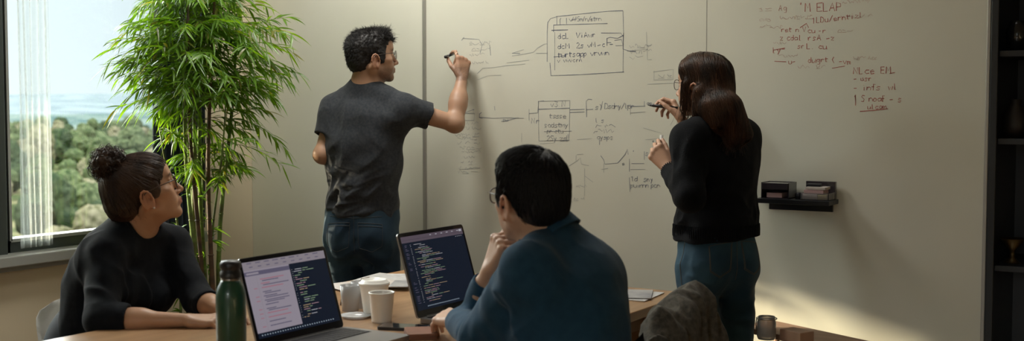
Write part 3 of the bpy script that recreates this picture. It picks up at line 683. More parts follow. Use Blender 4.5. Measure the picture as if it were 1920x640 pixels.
def laptop(hx, hy, W, H, tilt, yaw, name, label, kind, keyd=.245):
    """hinge centre on table; local: x along hinge, -y towards the user, z up; the lid leans back by tilt"""
    root = empty(name, (hx, hy, TZ), yaw); tag(root, label, 'laptop')
    R0 = Matrix.Translation((hx, hy, TZ)) @ Matrix.Rotation(yaw, 4, 'Z')
    def put(n, bm, m, par):
        bmesh.ops.transform(bm, matrix=R0, verts=bm.verts); return obj(n, bm, m, par)
    bm = bmesh.new(); prism(bm, [(x, y-keyd/2) for x, y in rect_round(W/2, keyd/2, .012)], .002, .0155); base = put('base', bm, M_space, root)
    bm = bmesh.new(); box(bm, -W/2+.022, W/2-.022, -.118, -.012, .0155, .0160)
    put('keyboard_deck', bm, M_key, base)
    bm = bmesh.new(); kw = (W-.05)/14
    for r in range(6):
        for c in range(14):
            if r == 5 and 3 < c < 9:
                if c == 4: box(bm, -W/2+.025+c*kw+.001, -W/2+.025+(c+5)*kw-.001, -.114, -.099, .016, .0175)
                continue
            y1 = -.0145-r*.0168; box(bm, -W/2+.025+c*kw+.001, -W/2+.025+(c+1)*kw-.001, y1-.0148, y1, .016, .0175)
    o = put('keys', bm, M_key, base)
    bm = bmesh.new(); prism(bm, [(x, y-.182) for x, y in rect_round(.07, .042, .004, 3)], .0155, .0158); put('trackpad', bm, M_space, base)
    bm = bmesh.new(); tube(bm, [(-W*.38, .003, .012), (W*.38, .003, .012)], .006, 10); put('hinge', bm, M_hinge, root)
    # lid: plane x (width), v up
    L = Matrix.Translation((0, .004, .014)) @ Matrix.Rotation(-tilt, 4, 'X')
    def lid(bm): bmesh.ops.transform(bm, matrix=L @ Matrix.Rotation(PI/2, 4, 'X'), verts=bm.verts); return bm
    # local lid space: x, y(up), z toward the user
    bm = bmesh.new(); prism(bm, [(x, y+H/2) for x, y in rect_round(W/2, H/2, .011)], -.006, 0); lo = put('lid', lid(bm), M_space, root)
    bm = bmesh.new(); prism(bm, [(x, y+H/2) for x, y in rect_round(W/2-.0012, H/2-.0012, .010)], 0, .0006); put('bezel', lid(bm), M_bez, lo)
    sx, s0, s1 = W/2-.011, .022, H-.013
    bm = bmesh.new(); box(bm, -sx, sx, s0, s1, .0006, .0009); scn = put('screen', lid(bm), E_dark, lo)
    parts = {}
    def q(m, x0, x1, y0, y1, z=.0011):
        """x,y as fractions, y measured downward from the top"""
        b = parts.setdefault(m.name, (bmesh.new(), m))[0]
        box(b, -sx+2*sx*x0, -sx+2*sx*x1, s1-(s1-s0)*y1, s1-(s1-s0)*y0, z-.0004, z)
    rr = random.Random(5)
    if kind == 'split':
        q(E_bar, 0, 1, 0, .045); q(E_bar, 0, 1, .045, .11, .0010); q(E_light, 0, .53, .11, .93); q(E_grey, .0, .53, .13, .185, .0013); q(E_light, .02, .16, .145, .17, .0015)
        for i in range(9): x = .05+.1*i; q(E_grey, x, x+.05*rr.random()+.02, .016, .028, .0013); q(E_grey, x+.02, x+.06, .066, .078, .0013)
        y = .24
        while y < .9:
            ind = rr.choice((.10, .14, .14, .18)); wd = rr.uniform(.10, .30)
            mm = E_rose if rr.random() < .3 else E_grey; q(mm, .16, .16+wd*1.0, y, y+.012, .0013)
            if rr.random() < .55: q(E_grey, .18, .18+rr.uniform(.15, .32), y+.022, y+.034, .0013)
            if rr.random() < .5: q(E_rose, .07, .11, y, y+.01, .0013)
            y += .056
        q(E_bar, .125, .128, .2, .92, .0012)
        y = .19
        while y < .86:
            x = .57+rr.choice((0, .02, .05)); q(E_txt[0], .55, .556, y, y+.006)
            n = rr.choice((1, 2, 2, 3))
            for _ in range(n):
                wd = rr.uniform(.02, .10)
                if x+wd > .88: break
                q(rr.choice(E_txt), x, x+wd, y, y+.008); x += wd+.012
            y += rr.choice((.028, .028, .045))
        for i in range(30): q(E_dock, .04+.03*i, .052+.03*i, .955, .970)
    else:
        q(E_bar2, 0, 1, 0, .05); q(E_bar2, .0, 1, .052, .085, .0010)
        for i in range(6): x = .45+.09*i; q(E_txt[0], x, x+.012+.02*rr.random(), .02, .03, .0013)
        for i in range(4): q(E_txt[0], .86+.03*i, .872+.03*i, .10, .108)
        q(E_txt[0], .94, .98, .012, .04, .0013)
        y = .12
        while y < .90:
            q(E_txt[0], .115, .125, y, y+.005)
            if rr.random() < .5: q(E_grey, .03, .03+rr.uniform(.02, .05), y, y+.006)
            x = .17+rr.choice((0, 0, .03, .06, .09)); n = rr.choice((1, 2, 3, 4))
            for _ in range(n):
                wd = rr.uniform(.02, .13)
                if x+wd > .95: break
                q(rr.choice(E_txt), x, x+wd, y, y+.0052); x += wd+.01
            y += rr.choice((.0195, .0195, .03))
        for i in range(26): q(E_dock, .16+.02*i, .170+.02*i, .955, .967)
    names = {E_txt[0].name: 'white_code_text', E_txt[1].name: 'amber_code_text', E_txt[2].name: 'green_code_text', E_txt[3].name: 'pink_code_text', E_bar.name: 'menu_bar', E_bar2.name: 'menu_bar', E_light.name: 'page_panel', E_grey.name: 'page_text', E_rose.name: 'link_text', E_dock.name: 'dock_icons'}
    # everything shown on the screen is its pattern: one mesh with several materials
    big = bmesh.new(); ms = []; off = 0
    tmp = bpy.data.meshes.new('tmp')
    for i, (n, (b, m)) in enumerate(parts.items()):
        for f in b.faces: f.material_index = i
        b.to_mesh(tmp); b.free(); big.from_mesh(tmp); ms.append(m)
    put('screen_display', lid(big), ms, lo)
    return root
laptop(-2.287, 2.583, .365, .250, math.radians(17), -PI/2+PI, 'laptop', 'left open laptop showing a pale page beside dark code', 'split')
laptop(-2.178, 3.172, .365, .272, math.radians(17), -PI/2+PI, 'laptop', 'open laptop full of dark code in front of the seated man', 'code')

# ------------------------------------------------------------------ bottle
p = atz(432, 690, TZ); p = at(432, 500, 3.0)
M_green = mat('green_enamel', (.006,.060,.032), .35, coat=.4, c2=(.005,.050,.027), scale=5); M_cap = mat('black_plastic', (.015,.015,.017), .4); M_steel = mat('brushed_steel', (.35,.33,.3), .3, metal=1)
bo = empty('water_bottle', (p[0], p[1], TZ)); tag(bo, 'dark green metal water bottle with black screw cap beside the left laptop', 'bottle')
R0 = Matrix.Translation((p[0], p[1], TZ))
bm = bmesh.new(); lathe(bm, [(0,.001),(.034,.001),(.0375,.004),(.0375,.19),(.0365,.205),(.032,.222),(.026,.232),(.0245,.238),(0,.238)], 48, R0); obj('body', bm, M_green, bo, True)
bm = bmesh.new(); lathe(bm, [(.0,.236),(.0245,.236),(.0245,.244),(.0,.244)], 40, R0); obj('neck_ring', bm, M_steel, bo, True)
bm = bmesh.new(); lathe(bm, [(0,.243),(.0255,.243),(.0262,.246),(.0262,.258),(.0235,.261),(.0235,.266),(.0262,.269),(.0262,.280),(.022,.286),(0,.287)], 40, R0)
cap = obj('cap', bm, M_cap, bo, True)

# ------------------------------------------------------------------ cups, glasses, papers, phone, wallet
M_cup = mat('white_ceramic', (.88,.86,.80), .35, coat=.3); M_cupin = mat('coffee', (.05,.02,.01), .1)
def cup(px, py, t_h, r1, r0, label, lid=True):
    q = atz(px, py, TZ); root = empty('paper_cup', (q[0], q[1], TZ)); tag(root, label, 'cup', 'white cups on the oak table')
    R0 = Matrix.Translation((q[0], q[1], TZ)); bm = bmesh.new()
    lathe(bm, [(0,.004),(r0-.004,.004),(r0-.003,.0),(r0,.0),(r0+.001,.006),(r1,t_h-.004),(r1+.0018,t_h-.002),(r1+.0018,t_h+.001),(r1-.001,t_h+.001),(r1-.002,t_h-.003),(r0-.001,.008),(0,.007)], 40, R0); obj('cup_body', bm, M_cup, root, True)
    if lid:
        bm = bmesh.new(); lathe(bm, [(r1-.004,t_h-.004),(r1+.003,t_h-.004),(r1+.0035,t_h+.004),(r1+.001,t_h+.006),(r1-.003,t_h+.008),(r1-.006,t_h+.014),(r1-.009,t_h+.015),(r1-.011,t_h+.010),(0,t_h+.009)], 40, R0); obj('lid', bm, M_cup, root, True)
    else:
        bm = bmesh.new(); lathe(bm, [(0,t_h*.8),(r0+(r1-r0)*.8-.002,t_h*.8)], 30, R0); obj('coffee', bm, M_cupin, root)
    return root
cup(702, 590, .100, .047, .034, 'taller lidded white cup standing behind the shorter one')
cup(716, 604, .093, .039, .031, 'shorter open white cup in front of the lidded cup', False)
M_tumb = glassmat('tumbler_glass', (.97,.97,.97), film=.42, rough=.15)
for i, (px, py, h_, lb) in enumerate(((657, 583, .085, 'clear tumbler left of the white cups, next to the left laptop'), (677, 577, .088, 'clear tumbler directly behind the white cups'))):
    q = atz(px, py, TZ); bm = bmesh.new(); lathe(bm, [(0,0),(.027,0),(.034,h_),(.0325,h_),(.0255,.006),(0,.006)], 32, Matrix.Translation((q[0], q[1], TZ))); tag(obj('glass_tumbler', bm, M_tumb, smooth=True), lb, 'glass', 'tumblers on the oak table')
q = atz(668, 596, TZ); bm = bmesh.new(); lathe(bm, [(0,.001),(.035,.001),(.05,.008),(.049,.010),(.034,.004),(0,.004)], 36, Matrix.Translation((q[0], q[1], TZ))); tag(obj('glass_saucer', bm, M_tumb, smooth=True), 'clear shallow glass saucer in front of the two tumblers', 'saucer')
def card(px, py, rz, w_, h_, label):
    q = atz(px, py, TZ); bm = bmesh.new(); M0 = T(q[0], q[1], TZ, rz)
    for s in (-1, 1):
        L = Matrix.Rotation(s*.22, 4, 'Y'); box(bm, -.0008, .0008, -w_/2, w_/2, 0, h_, M=M0 @ Matrix.Translation((s*.017, 0, .0005)) @ Matrix.Rotation(-s*.22, 4, 'Y'))
    tag(obj('table_card', bm, M_paper), label, 'card', 'folded white cards between the laptops')
card(650, 571, .4, .05, .07, 'small folded white card nearest the left laptop')
card(685, 566, .1, .05, .085, 'taller folded white card behind the white cups')
M_sheet = mat('printed_sheet', (.60,.58,.55), .7, c2=(.40,.40,.40), scale=30, stretch=(1,6,1)); M_dk = mat('dark_print', (.22,.22,.23), .6, c2=(.35,.34,.33), scale=14)
def sheet(px, py, rz, w_, h_, z, m, name, label, cat, grp=None, th=.0012):
    q = atz(px, py, TZ+z); bm = bmesh.new()
    if th > .002:
        prism(bm, rect_round(w_/2, h_/2, .004, 3), .0004, th, T(q[0], q[1], TZ+z, rz)); bm.normal_update(); bmesh.ops.recalc_face_normals(bm, faces=bm.faces[:])
    else:
        n = 8; V = [[bm.verts.new((w_*(i/n-.5), h_*(j/n-.5), .0022+.0016*math.sin(i*.9+j*.4))) for j in range(n+1)] for i in range(n+1)]
        for i in range(n):
            for j in range(n): bm.faces.new((V[i][j], V[i+1][j], V[i+1][j+1], V[i][j+1]))
        bmesh.ops.transform(bm, matrix=T(q[0], q[1], TZ+z, rz), verts=bm.verts)
    return tag(obj(name, bm, m), label, cat, grp)
sheet(725, 524, .2, .20, .28, 0, M_sheet, 'paper_sheet', 'printed sheet near the sunlit left corner of the table', 'paper')
sheet(690, 535, -.3, .21, .29, .0065, M_paper, 'paper_sheet', 'blank sheet overlapping the printed sheet behind the tumblers', 'paper')
sheet(752, 534, .5, .07, .16, .013, M_dk, 'notebook', 'thin dark notebook lying on the sheets by the right laptop', 'notebook', th=.004)
sheet(1190, 556, .1, .15, .21, 0, M_sheet, 'magazine', 'grey magazine lying at the right end of the table', 'magazine', th=.004)
sheet(1188, 553, .4, .13, .19, .0045, M_dk, 'magazine', 'dark-covered magazine on top of the grey one at the table end', 'magazine', th=.004)
q = atz(757, 617, TZ); bm = bmesh.new(); prism(bm, rect_round(.036, .075, .010), .0, .009, T(q[0], q[1], TZ, 1.9)); ph = empty('smartphone', (q[0], q[1], TZ)); tag(ph, 'dark phone lying on the table before the cups', 'phone'); obj('case', bm, M_cap, ph)
bm = bmesh.new(); prism(bm, rect_round(.033, .072, .008), .009, .0095, T(q[0], q[1], TZ, 1.9)); obj('screen', bm, mat('phone_glass', (.02,.025,.03), .12, coat=1), ph)
M_lea = mat('brown_leather', (.17,.065,.03), .5, c2=(.23,.09,.045), scale=20, bump=.2, bscale=120)
q = atz(789, 631, TZ); wa = empty('leather_wallet', (q[0], q[1], TZ)); tag(wa, 'brown leather wallet on the table under the seated man\'s hand', 'wallet')
bm = bmesh.new(); prism(bm, rect_round(.06, .045, .008), .0005, .009, T(q[0], q[1], TZ, 2.3)); obj('back_cover', bm, M_lea, wa)
bm = bmesh.new(); prism(bm, rect_round(.059, .044, .008), .0100, .0175, T(q[0], q[1], TZ, 2.3)); obj('front_cover', bm, M_lea, wa)
bm = bmesh.new(); prism(bm, rect_round(.056, .042, .006), .009, .010, T(q[0], q[1], TZ, 2.3)); obj('lining', bm, mat('lining', (.4,.32,.25), .8), wa)

# ------------------------------------------------------------------ low wooden stand by the wall with a jar
M_ply = mat('reddish_ply', (.34,.20,.13), .55, c2=(.42,.26,.17), scale=4, stretch=(1,7,1)); SZ = .575
A = Vector((-1.56, 4.49)); B = Vector((-1.08, 4.25)); dn = Vector((-.45, -.89)).normalized()*.19
def quad(bm, z0, z1, ins=0):
    c = (A+B+dn)/2; P = [A, A+dn, B+dn, B]; P = [c+(p_-c)*(1-ins) for p_ in P]; prism(bm, [tuple(p_) for p_ in P], z0, z1)
st = empty('low_stand', ((A+B+dn)/2).to_3d()); tag(st, 'low reddish wooden stand against the wall right of the standing woman', 'stand')
bm = bmesh.new(); quad(bm, SZ-.02, SZ); obj('top', bm, M_ply, st)
bm = bmesh.new(); quad(bm, SZ-.19, SZ-.17, .02); obj('shelf', bm, M_ply, st)
for P_ in (A, A+dn, B+dn, B):
    c = (A+B+dn)/2; P2 = c+(P_-c)*.92; bm = bmesh.new(); tube(bm, [(P2.x, P2.y, 0), (P2.x, P2.y, SZ-.02)], .012, 10); obj('leg', bm, M_ply, st)
q = atz(1437, 636, SZ); bm = bmesh.new()
lathe(bm, [(0,0),(.030,0),(.034,.01),(.034,.06),(.03,.072),(.03,.082),(.028,.082),(.028,.07),(.031,.06),(.031,.012),(0,.008)], 28, Matrix.Translation((q[0], q[1], SZ)))
jr = empty('glass_jar', (q[0], q[1], SZ)); tag(jr, 'small glass jar with a metal clasp on the low wooden stand', 'jar'); obj('jar_body', bm, glassmat('jar_glass', (.75,.68,.6), film=.25), jr, True)
bm = bmesh.new(); tube(bm, [(.036*math.cos(a), .036*math.sin(a), .075) for a in np.linspace(0, 2*PI, 25)], .002, 6, M=Matrix.Translation((q[0], q[1], SZ))); tube(bm, [(-.036,0,.075),(-.04,0,.05),(-.037,0,.03)], .0025, 6, M=Matrix.Translation((q[0], q[1], SZ))); obj('clasp', bm, M_steel, jr, True)
q = atz(1475, 640, SZ)
bm = bmesh.new(); box(bm, -.05, .05, -.035, .035, 0, .04, M=T(q[0]+.03, q[1]+.02, SZ, -.46), bev=.003); tag(obj('wooden_box', bm, M_ply), 'small wooden box on the low stand beside the glass jar', 'box')

# ------------------------------------------------------------------ chairs
M_shellw = mat('pale_plastic', (.50,.49,.46), .45); M_chd = mat('charcoal_plastic', (.03,.03,.032), .5)
def chair(x, y, az, label, m, ml, top=.80, group=None, bw=.22):
    """az: direction the sitter faces"""
    rz = az-PI/2; root = empty('meeting_chair', (x, y, 0), rz); tag(root, label, 'chair', group)
    R0 = T(x, y, 0, rz)
    def shellgrid(bm, fn, nu, nv, th):
        V = [[bm.verts.new(fn(i/nu, j/nv)) for j in range(nv+1)] for i in range(nu+1)]; fs = []
        for i in range(nu):
            for j in range(nv): fs.append(bm.faces.new((V[i][j], V[i+1][j], V[i+1][j+1], V[i][j+1])))
        bmesh.ops.solidify(bm, geom=fs, thickness=th)
        bmesh.ops.transform(bm, matrix=R0, verts=bm.verts)
    bm = bmesh.new(); shellgrid(bm, lambda u, v: ((u-.5)*.44*(1-.12*(2*abs(v-.5))**4), (v-.5)*.42, .445+.02*(2*u-1)**2-.012*math.sin(PI*v)), 12, 12, .014); obj('seat', bm, m, root, True)
    def bk(u, v):
        a = 2*u-1; ww = bw*(1-.35*max(0, v-.75)**1.0*0)*math.sqrt(max(0, 1-(.0+max(0, (v-.7)/.34))**3.5)); return (a*ww, -.21-.05*v+.05*(a*a)*1.0, .50+(top-.50)*v)
    bm = bmesh.new(); shellgrid(bm, bk, 14, 12, .014); obj('backrest', bm, m, root, True)
    for s in (-1, 1):
        bm = bmesh.new(); tube(bm, [(s*.12,-.17,.435),(s*.12,-.235,.47),(s*.12,-.245,.60)], .011, 8, M=R0); obj('back_support', bm, ml, root, True)
        for yy, dy in ((.16, .04), (-.16, -.05)):
            bm = bmesh.new(); tube(bm, [(s*.16, yy, .435), (s*.205, yy+dy, 0)], [.014, .010], 10, M=R0); obj('leg', bm, ml, root, True)
    return root
# ------------------------------------------------------------------ bamboo plant
def bamboo():
    px = at(380, 300, 5.36); cx, cy = px[0], px[1]
    root = empty('potted_bamboo', (cx, cy, 0)); tag(root, 'tall leafy potted bamboo in the corner by the window', 'plant')
    M_pot = mat('stone_pot', (.10,.10,.10), .7, c2=(.16,.155,.15), scale=12); M_soil = mat('soil', (.04,.025,.015), .95, bump=.8, bscale=60)
    bm = bmesh.new(); lathe(bm, [(0,.002),(.13,.002),(.15,.02),(.175,.30),(.185,.31),(.185,.34),(.165,.34),(.16,.30),(0,.295)], 40, Matrix.Translation((cx, cy, 0))); obj('pot', bm, M_pot, root, True)
    bm = bmesh.new(); lathe(bm, [(0,.312),(.155,.305)], 30, Matrix.Translation((cx, cy, 0))); obj('soil', bm, M_soil, root)
    M_cane = [mat('green_cane', (.16,.26,.05), .45, c2=(.09,.10,.03), scale=9, stretch=(1,1,3)), mat('brown_cane', (.12,.065,.03), .55, c2=(.05,.03,.018), scale=9, stretch=(1,1,3))]
    r = np.random.default_rng(21)
    m, t, b = nodes('bamboo_leaf')
    t.nodes.remove(b); o = t.nodes['Material Output']
    pr = t.nodes.new('ShaderNodeBsdfPrincipled'); tl = t.nodes.new('ShaderNodeBsdfTranslucent'); mx = t.nodes.new('ShaderNodeMixShader'); at_ = t.nodes.new('ShaderNodeVertexColor'); at_.layer_name = 'tint'
    mul = t.nodes.new('ShaderNodeVectorMath'); mul.operation = 'MULTIPLY'; mul.inputs[1].default_value = (2.6, 2.3, .6)
    mx.inputs[0].default_value = .5; pr.inputs['Roughness'].default_value = .4; pr.inputs['Coat Weight'].default_value = .12
    t.links.new(at_.outputs[0], pr.inputs['Base Color']); t.links.new(at_.outputs[0], mul.inputs[0]); t.links.new(mul.outputs[0], tl.inputs[0])
    t.links.new(pr.outputs[0], mx.inputs[1]); t.links.new(tl.outputs[0], mx.inputs[2]); t.links.new(mx.outputs[0], o.inputs[0])
    LV = []; LC = []
    ctr = np.array([cx, cy, 0.])
    def leaf(base, d, L, W, droop, tw, c):
        d = nrm(d); s = np.cross(d, [0, 0, 1]); s = nrm(s) if np.linalg.norm(s) > .05 else np.array([1., 0, 0]); n = np.cross(s, d)
        s2 = s*math.cos(tw)+n*math.sin(tw); n2 = np.cross(s2, d)
        k = np.linspace(0, 1, 6); wd = W*np.array([.12, .75, 1, .85, .5, .02])
        mid = base+np.outer(k*L, d)+np.outer(-(k**2)*droop*L, [0, 0, 1])+np.outer(np.sin(k*PI)*L*.03*r.normal(), s)
        lf = mid+s2*wd[:, None]*.5+n2*wd[:, None]*.12; rt_ = mid-s2*wd[:, None]*.5+n2*wd[:, None]*.12
        LV.append(np.concatenate([lf, mid, rt_])); LC.append(np.repeat([c], 18, 0))
    twigs = []
    canes = []
    for i in range(11):
        a = r.uniform(0, 2*PI); rr = .02+.075*r.random(); b0 = ctr+np.array([rr*math.cos(a), rr*math.sin(a), .3])
        lean = np.array([math.cos(a), math.sin(a)])*r.uniform(.02, .10); top = r.uniform(1.75, 2.12) if i < 8 else r.uniform(1.3, 1.6)
        n = 9; k = np.linspace(0, 1, n); pts = np.stack([b0[0]+lean[0]*k**1.5+.012*np.sin(k*7+i), b0[1]+lean[1]*k**1.5+.012*np.cos(k*6+i), .3+(top-.3)*k], 1)
        canes.append(pts); bm = bmesh.new(); rad = np.linspace(.0125, .005, n) if i < 8 else np.linspace(.007, .003, n)
        tube(bm, pts, list(rad), 8)
        for z in np.arange(.42, top-.1, .15+.02*r.random()):
            kk = (z-.3)/(top-.3); j = min(int(kk*(n-1)), n-2); f = kk*(n-1)-j; c = pts[j]*(1-f)+pts[j+1]*f; rd = rad[j]*1.22
            tube(bm, [c-np.array([0,0,.004]), c, c+np.array([0,0,.004])], [rad[j]*.9, rd, rad[j]*.9], 8)
        obj('cane', bm, M_cane[1 if i in (1, 4, 6) else 0], root, True)
    # branches fan outwards, arch and carry alternate leaves
    def inside_wall(p): return p[0] < WX+.045 or p[1] > WY-.03
    nb = 0
    while nb < 330:
        pts = canes[r.integers(len(canes))]; k = r.uniform(.50, 1.0)**.9; j = min(int(k*8), 7); f = k*8-j; b0 = pts[j]*(1-f)+pts[j+1]*f
        if b0[2] < 1.08: continue
        if b0[2] < 1.42 and r.random() < .80: continue
        a = r.uniform(0, 2*PI); zc = (b0[2]-1.62)/.62; R_ = .35*math.sqrt(max(.18, 1-zc*zc))*r.uniform(.55, 1.08)
        up = r.uniform(.1, .8) if b0[2] > 1.35 else r.uniform(-.1, .4)
        d = nrm([math.cos(a), math.sin(a), up]); n = 7; kk = np.linspace(0, 1, n)
        P = b0+np.outer(kk*R_, d)+np.outer(-(kk**2)*R_*r.uniform(.25, .6), [0, 0, 1])
        if any(inside_wall(q) for q in P): 
            if r.random() < .75: continue
            P[:, 0] = np.maximum(P[:, 0], WX+.10); P[:, 1] = np.minimum(P[:, 1], WY-.06)
        twigs.append(P); nb += 1
        nl = int(r.integers(15, 23))
        for q in range(nl):
            u_ = .25+.75*(q+r.random()*.5)/nl; jj = min(int(u_*(n-1)), n-2); ff = u_*(n-1)-jj; base = P[jj]*(1-ff)+P[jj+1]*ff; td = nrm(P[jj+1]-P[jj])
            sd = np.cross(td, [0, 0, 1]); sgn = 1 if q % 2 else -1
            dd = td*r.uniform(.5, 1.1)+sd*sgn*r.uniform(.25, .9)+np.array([0, 0, r.uniform(-.55, .35)])
            L = r.uniform(.05, .105); tip = base+nrm(dd)*L
            if inside_wall(tip): continue
            g = r.random(); c = (.055+.065*g, .13+.11*g, .014+.008*g) if r.random() > .06 else (.16, .17, .04)
            leaf(base, dd, L, r.uniform(.008, .0125), r.uniform(.1, .5), r.uniform(-.9, .9), c)
    # small leafy shoots low on the canes
    for _ in range(40):
        pts = canes[r.integers(len(canes))]; k = r.uniform(.15, .6); j = int(k*8); f = k*8-j; b0 = pts[j]*(1-f)+pts[j+1]*f; a = r.uniform(0, 2*PI)
        for q in range(4):
            dd = nrm([math.cos(a)+.4*r.normal(), math.sin(a)+.4*r.normal(), .3+.5*r.normal()])
            if b0[0]+dd[0]*.1 < WX+.09: continue
            leaf(b0, dd, r.uniform(.04, .09), .011, .4, r.uniform(-1, 1), (.09, .2, .03))
    V = np.concatenate(LV); nL = len(LV); b_ = (np.arange(nL)*18)[:, None, None]; k = np.arange(5)[None, :, None]
    F = np.concatenate([b_+k+np.array([0, 1, 7, 6])[None, None], b_+6+k+np.array([0, 1, 7, 6])[None, None]], 1).reshape(-1, 4)
    me = fastmesh('foliage', V, F); ca = me.color_attributes.new('tint', 'FLOAT_COLOR', 'POINT'); cc = np.ones((len(V), 4), f32); cc[:, :3] = np.concatenate(LC); ca.data.foreach_set('color', cc.ravel())
    link('foliage', me, m, root)
    V, F = ribbons(np.array(twigs), np.linspace(.0022, .0007, 7)); link('twigs', fastmesh('twigs', V, F), M_cane[0], root)
bamboo()
# ------------------------------------------------------------------ figures
UP = np.array([0., 0, 1])
def azv(a): a = math.radians(a); return np.array([math.cos(a), math.sin(a), 0.])
def skinmat(name, base):
    m, t, b = nodes(name); v = t.nodes.new('ShaderNodeVertexColor'); v.layer_name = 'tint'
    mx = t.nodes.new('ShaderNodeMix'); mx.data_type = 'RGBA'; mx.blend_type = 'MULTIPLY'; mx.inputs['Factor'].default_value = 1
    tcn = t.nodes.new('ShaderNodeTexCoord'); n = t.nodes.new('ShaderNodeTexNoise'); n.inputs['Scale'].default_value = 22; n.inputs['Detail'].default_value = 6
    r = t.nodes.new('ShaderNodeValToRGB'); r.color_ramp.elements[0].color = col([c*.9 for c in base]); r.color_ramp.elements[1].color = col([min(1, c*1.08) for c in base])
    t.links.new(tcn.outputs['Object'], n.inputs['Vector']); t.links.new(n.outputs[0], r.inputs[0]); t.links.new(r.outputs[0], mx.inputs[6]); t.links.new(v.outputs[0], mx.inputs[7]); t.links.new(mx.outputs[2], b.inputs['Base Color'])
    n2 = t.nodes.new('ShaderNodeTexNoise'); n2.inputs['Scale'].default_value = 260; bp = t.nodes.new('ShaderNodeBump'); bp.inputs['Strength'].default_value = .15; bp.inputs['Distance'].default_value = .001
    t.links.new(tcn.outputs['Object'], n2.inputs['Vector']); t.links.new(n2.outputs[0], bp.inputs['Height']); t.links.new(bp.outputs[0], b.inputs['Normal'])
    b.inputs['Roughness'].default_value = .48; b.inputs['Subsurface Weight'].default_value = .12; b.inputs['Subsurface Radius'].default_value = (.012, .005, .003); b.inputs['Subsurface Scale'].default_value = .6
    return m
def hairmat(name, c, c2, rough=.38):
    m = mat(name, c, rough, c2=c2, scale=25, stretch=(1,1,.25), spec=.35); m.node_tree.nodes['Principled BSDF'].inputs['Sheen Weight'].default_value = .0
    return m
class Frame:
    def __init__(s, o, az, pitch=0, roll=0, k=1.0):
        a, p, r = map(math.radians, (az, pitch, roll)); f = np.array([math.cos(a)*math.cos(p), math.sin(a)*math.cos(p), math.sin(p)])
        rt = np.cross(f, UP); rt /= np.linalg.norm(rt); u = np.cross(rt, f)
        s.R = np.stack([rt*math.cos(r)+u*math.sin(r), f, u*math.cos(r)-rt*math.sin(r)], 1); s.o = np.asarray(o, float); s.k = k
    def __call__(s, x, y, z): return s.o+s.R@(np.array([x, y, z])*s.k)
    def local(s, P): return ((P-s.o)@s.R)/s.k
    def ell(s, c, r): return ell(s(*c), np.array(r)*s.k, s.R)
    def cone(s, a, b, ra, rb): return cone(s(*a), s(*b), ra*s.k, rb*s.k)
def head_prims(S, F, female=False, neck=None, nr=.056):
    j = .93 if female else 1.0
    S.u(F.ell((0,-.012,.038), (.074,.094,.080)), .01)
    S.u(F.ell((0,.030,.0), (.062,.062,.088)), .03)
    S.u(F.ell((0,.045,-.050), (.043*j,.044,.046)), .025)
    for q in (-1, 1):
        S.u(F.cone((q*.052*j,.004,-.052), (q*.018*j,.070,-.088), .019, .013), .025)
        S.u(F.ell((q*.047,.054,-.014), (.020,.024,.016)), .018)
        S.u(F.ell((q*.030,.058,-.045), (.022,.028,.030)), .02)
    S.u(F.cone((-.008,.078,-.091), (.008,.078,-.091), .0155, .0155), .018)
    S.u(F.cone((-.034,.077,.031), (.034,.077,.031), .011, .011), .012)
    S.u(F.cone((0,.084,.033), (0,.088,.030), .009, .008), .012)
    S.u(F.ell((0,.066,.055), (.05,.028,.035)), .02)
    for q in (-1, 1): S.s(F.ell((q*.032,.100,.011), (.020,.019,.013)), .014)
    for q in (-1, 1):
        S.u(F.cone((q*.031,.0745,.011), (q*.0311,.0745,.011), .0135, .0135), .003)
        S.u(F.cone((q*.018,.0865,.018), (q*.043,.081,.017), .0035, .003), .004)
    S.u(F.cone((0,.090,.014), (0,.110,-.022), .0070, .0085), .010)
    S.u(F.ell((0,.1115,-.027), (.0095,.0095,.0085)), .008)
    for q in (-1, 1): S.u(F.ell((q*.0115,.100,-.031), (.0065,.010,.0065)), .006)
    S.u(F.ell((0,.088,-.056), (.024,.014,.018)), .012)
    S.u(F.cone((-.019,.089,-.056), (0,.1005,-.053), .0035, .0048), .005); S.u(F.cone((.019,.089,-.056), (0,.1005,-.053), .0035, .0048), .005)
    S.u(F.cone((-.016,.089,-.062), (0,.099,-.064), .0035, .0056), .004); S.u(F.cone((.016,.089,-.062), (0,.099,-.064), .0035, .0056), .004)
    S.s(F.cone((-.02,.094,-.0590), (.02,.094,-.0590), .0012, .0012), .003)
    for q in (-1, 1):
        S.u(F.ell((q*.0745,-.004,-.020), (.009,.016,.027)), .006)
        S.s(F.ell((q*.0855,.000,-.018), (.0085,.0105,.019)), .004)
        n = 11
        P = [(q*(.0815+.004*math.sin(a)), -.005+.0175*math.cos(a)-.003*math.sin(a), -.018+.030*math.sin(a)) for a in np.linspace(-1.1, math.pi+1.0, n)]
        for a, b in zip(P, P[1:]): S.u(F.cone(a, b, .0036, .0036), .003)
        S.u(F.ell((q*.077,.006,-.044), (.005,.006,.008)), .005)
        S.s(F.ell((q*.080,.006,-.018), (.009,.0045,.006)), .003)
        S.u(F.cone((q*.080,-.010,-.005), (q*.082,-.010,-.030), .0025, .0025), .004)
    if neck is not None:
        S.u(cone(F(0,-.026,-.045), neck, nr*F.k, nr*1.08), .03)
        S.u(cone(F(0,.020,-.075), np.asarray(neck)+F.R[:, 1]*.02, .032*F.k, .036), .03)
        for q in (-1, 1): S.u(cone(F(q*.062,-.02,-.045), np.asarray(neck)+F.R[:, 1]*.045+F.R[:, 0]*q*.012-UP*.012, .012, .010), .02)
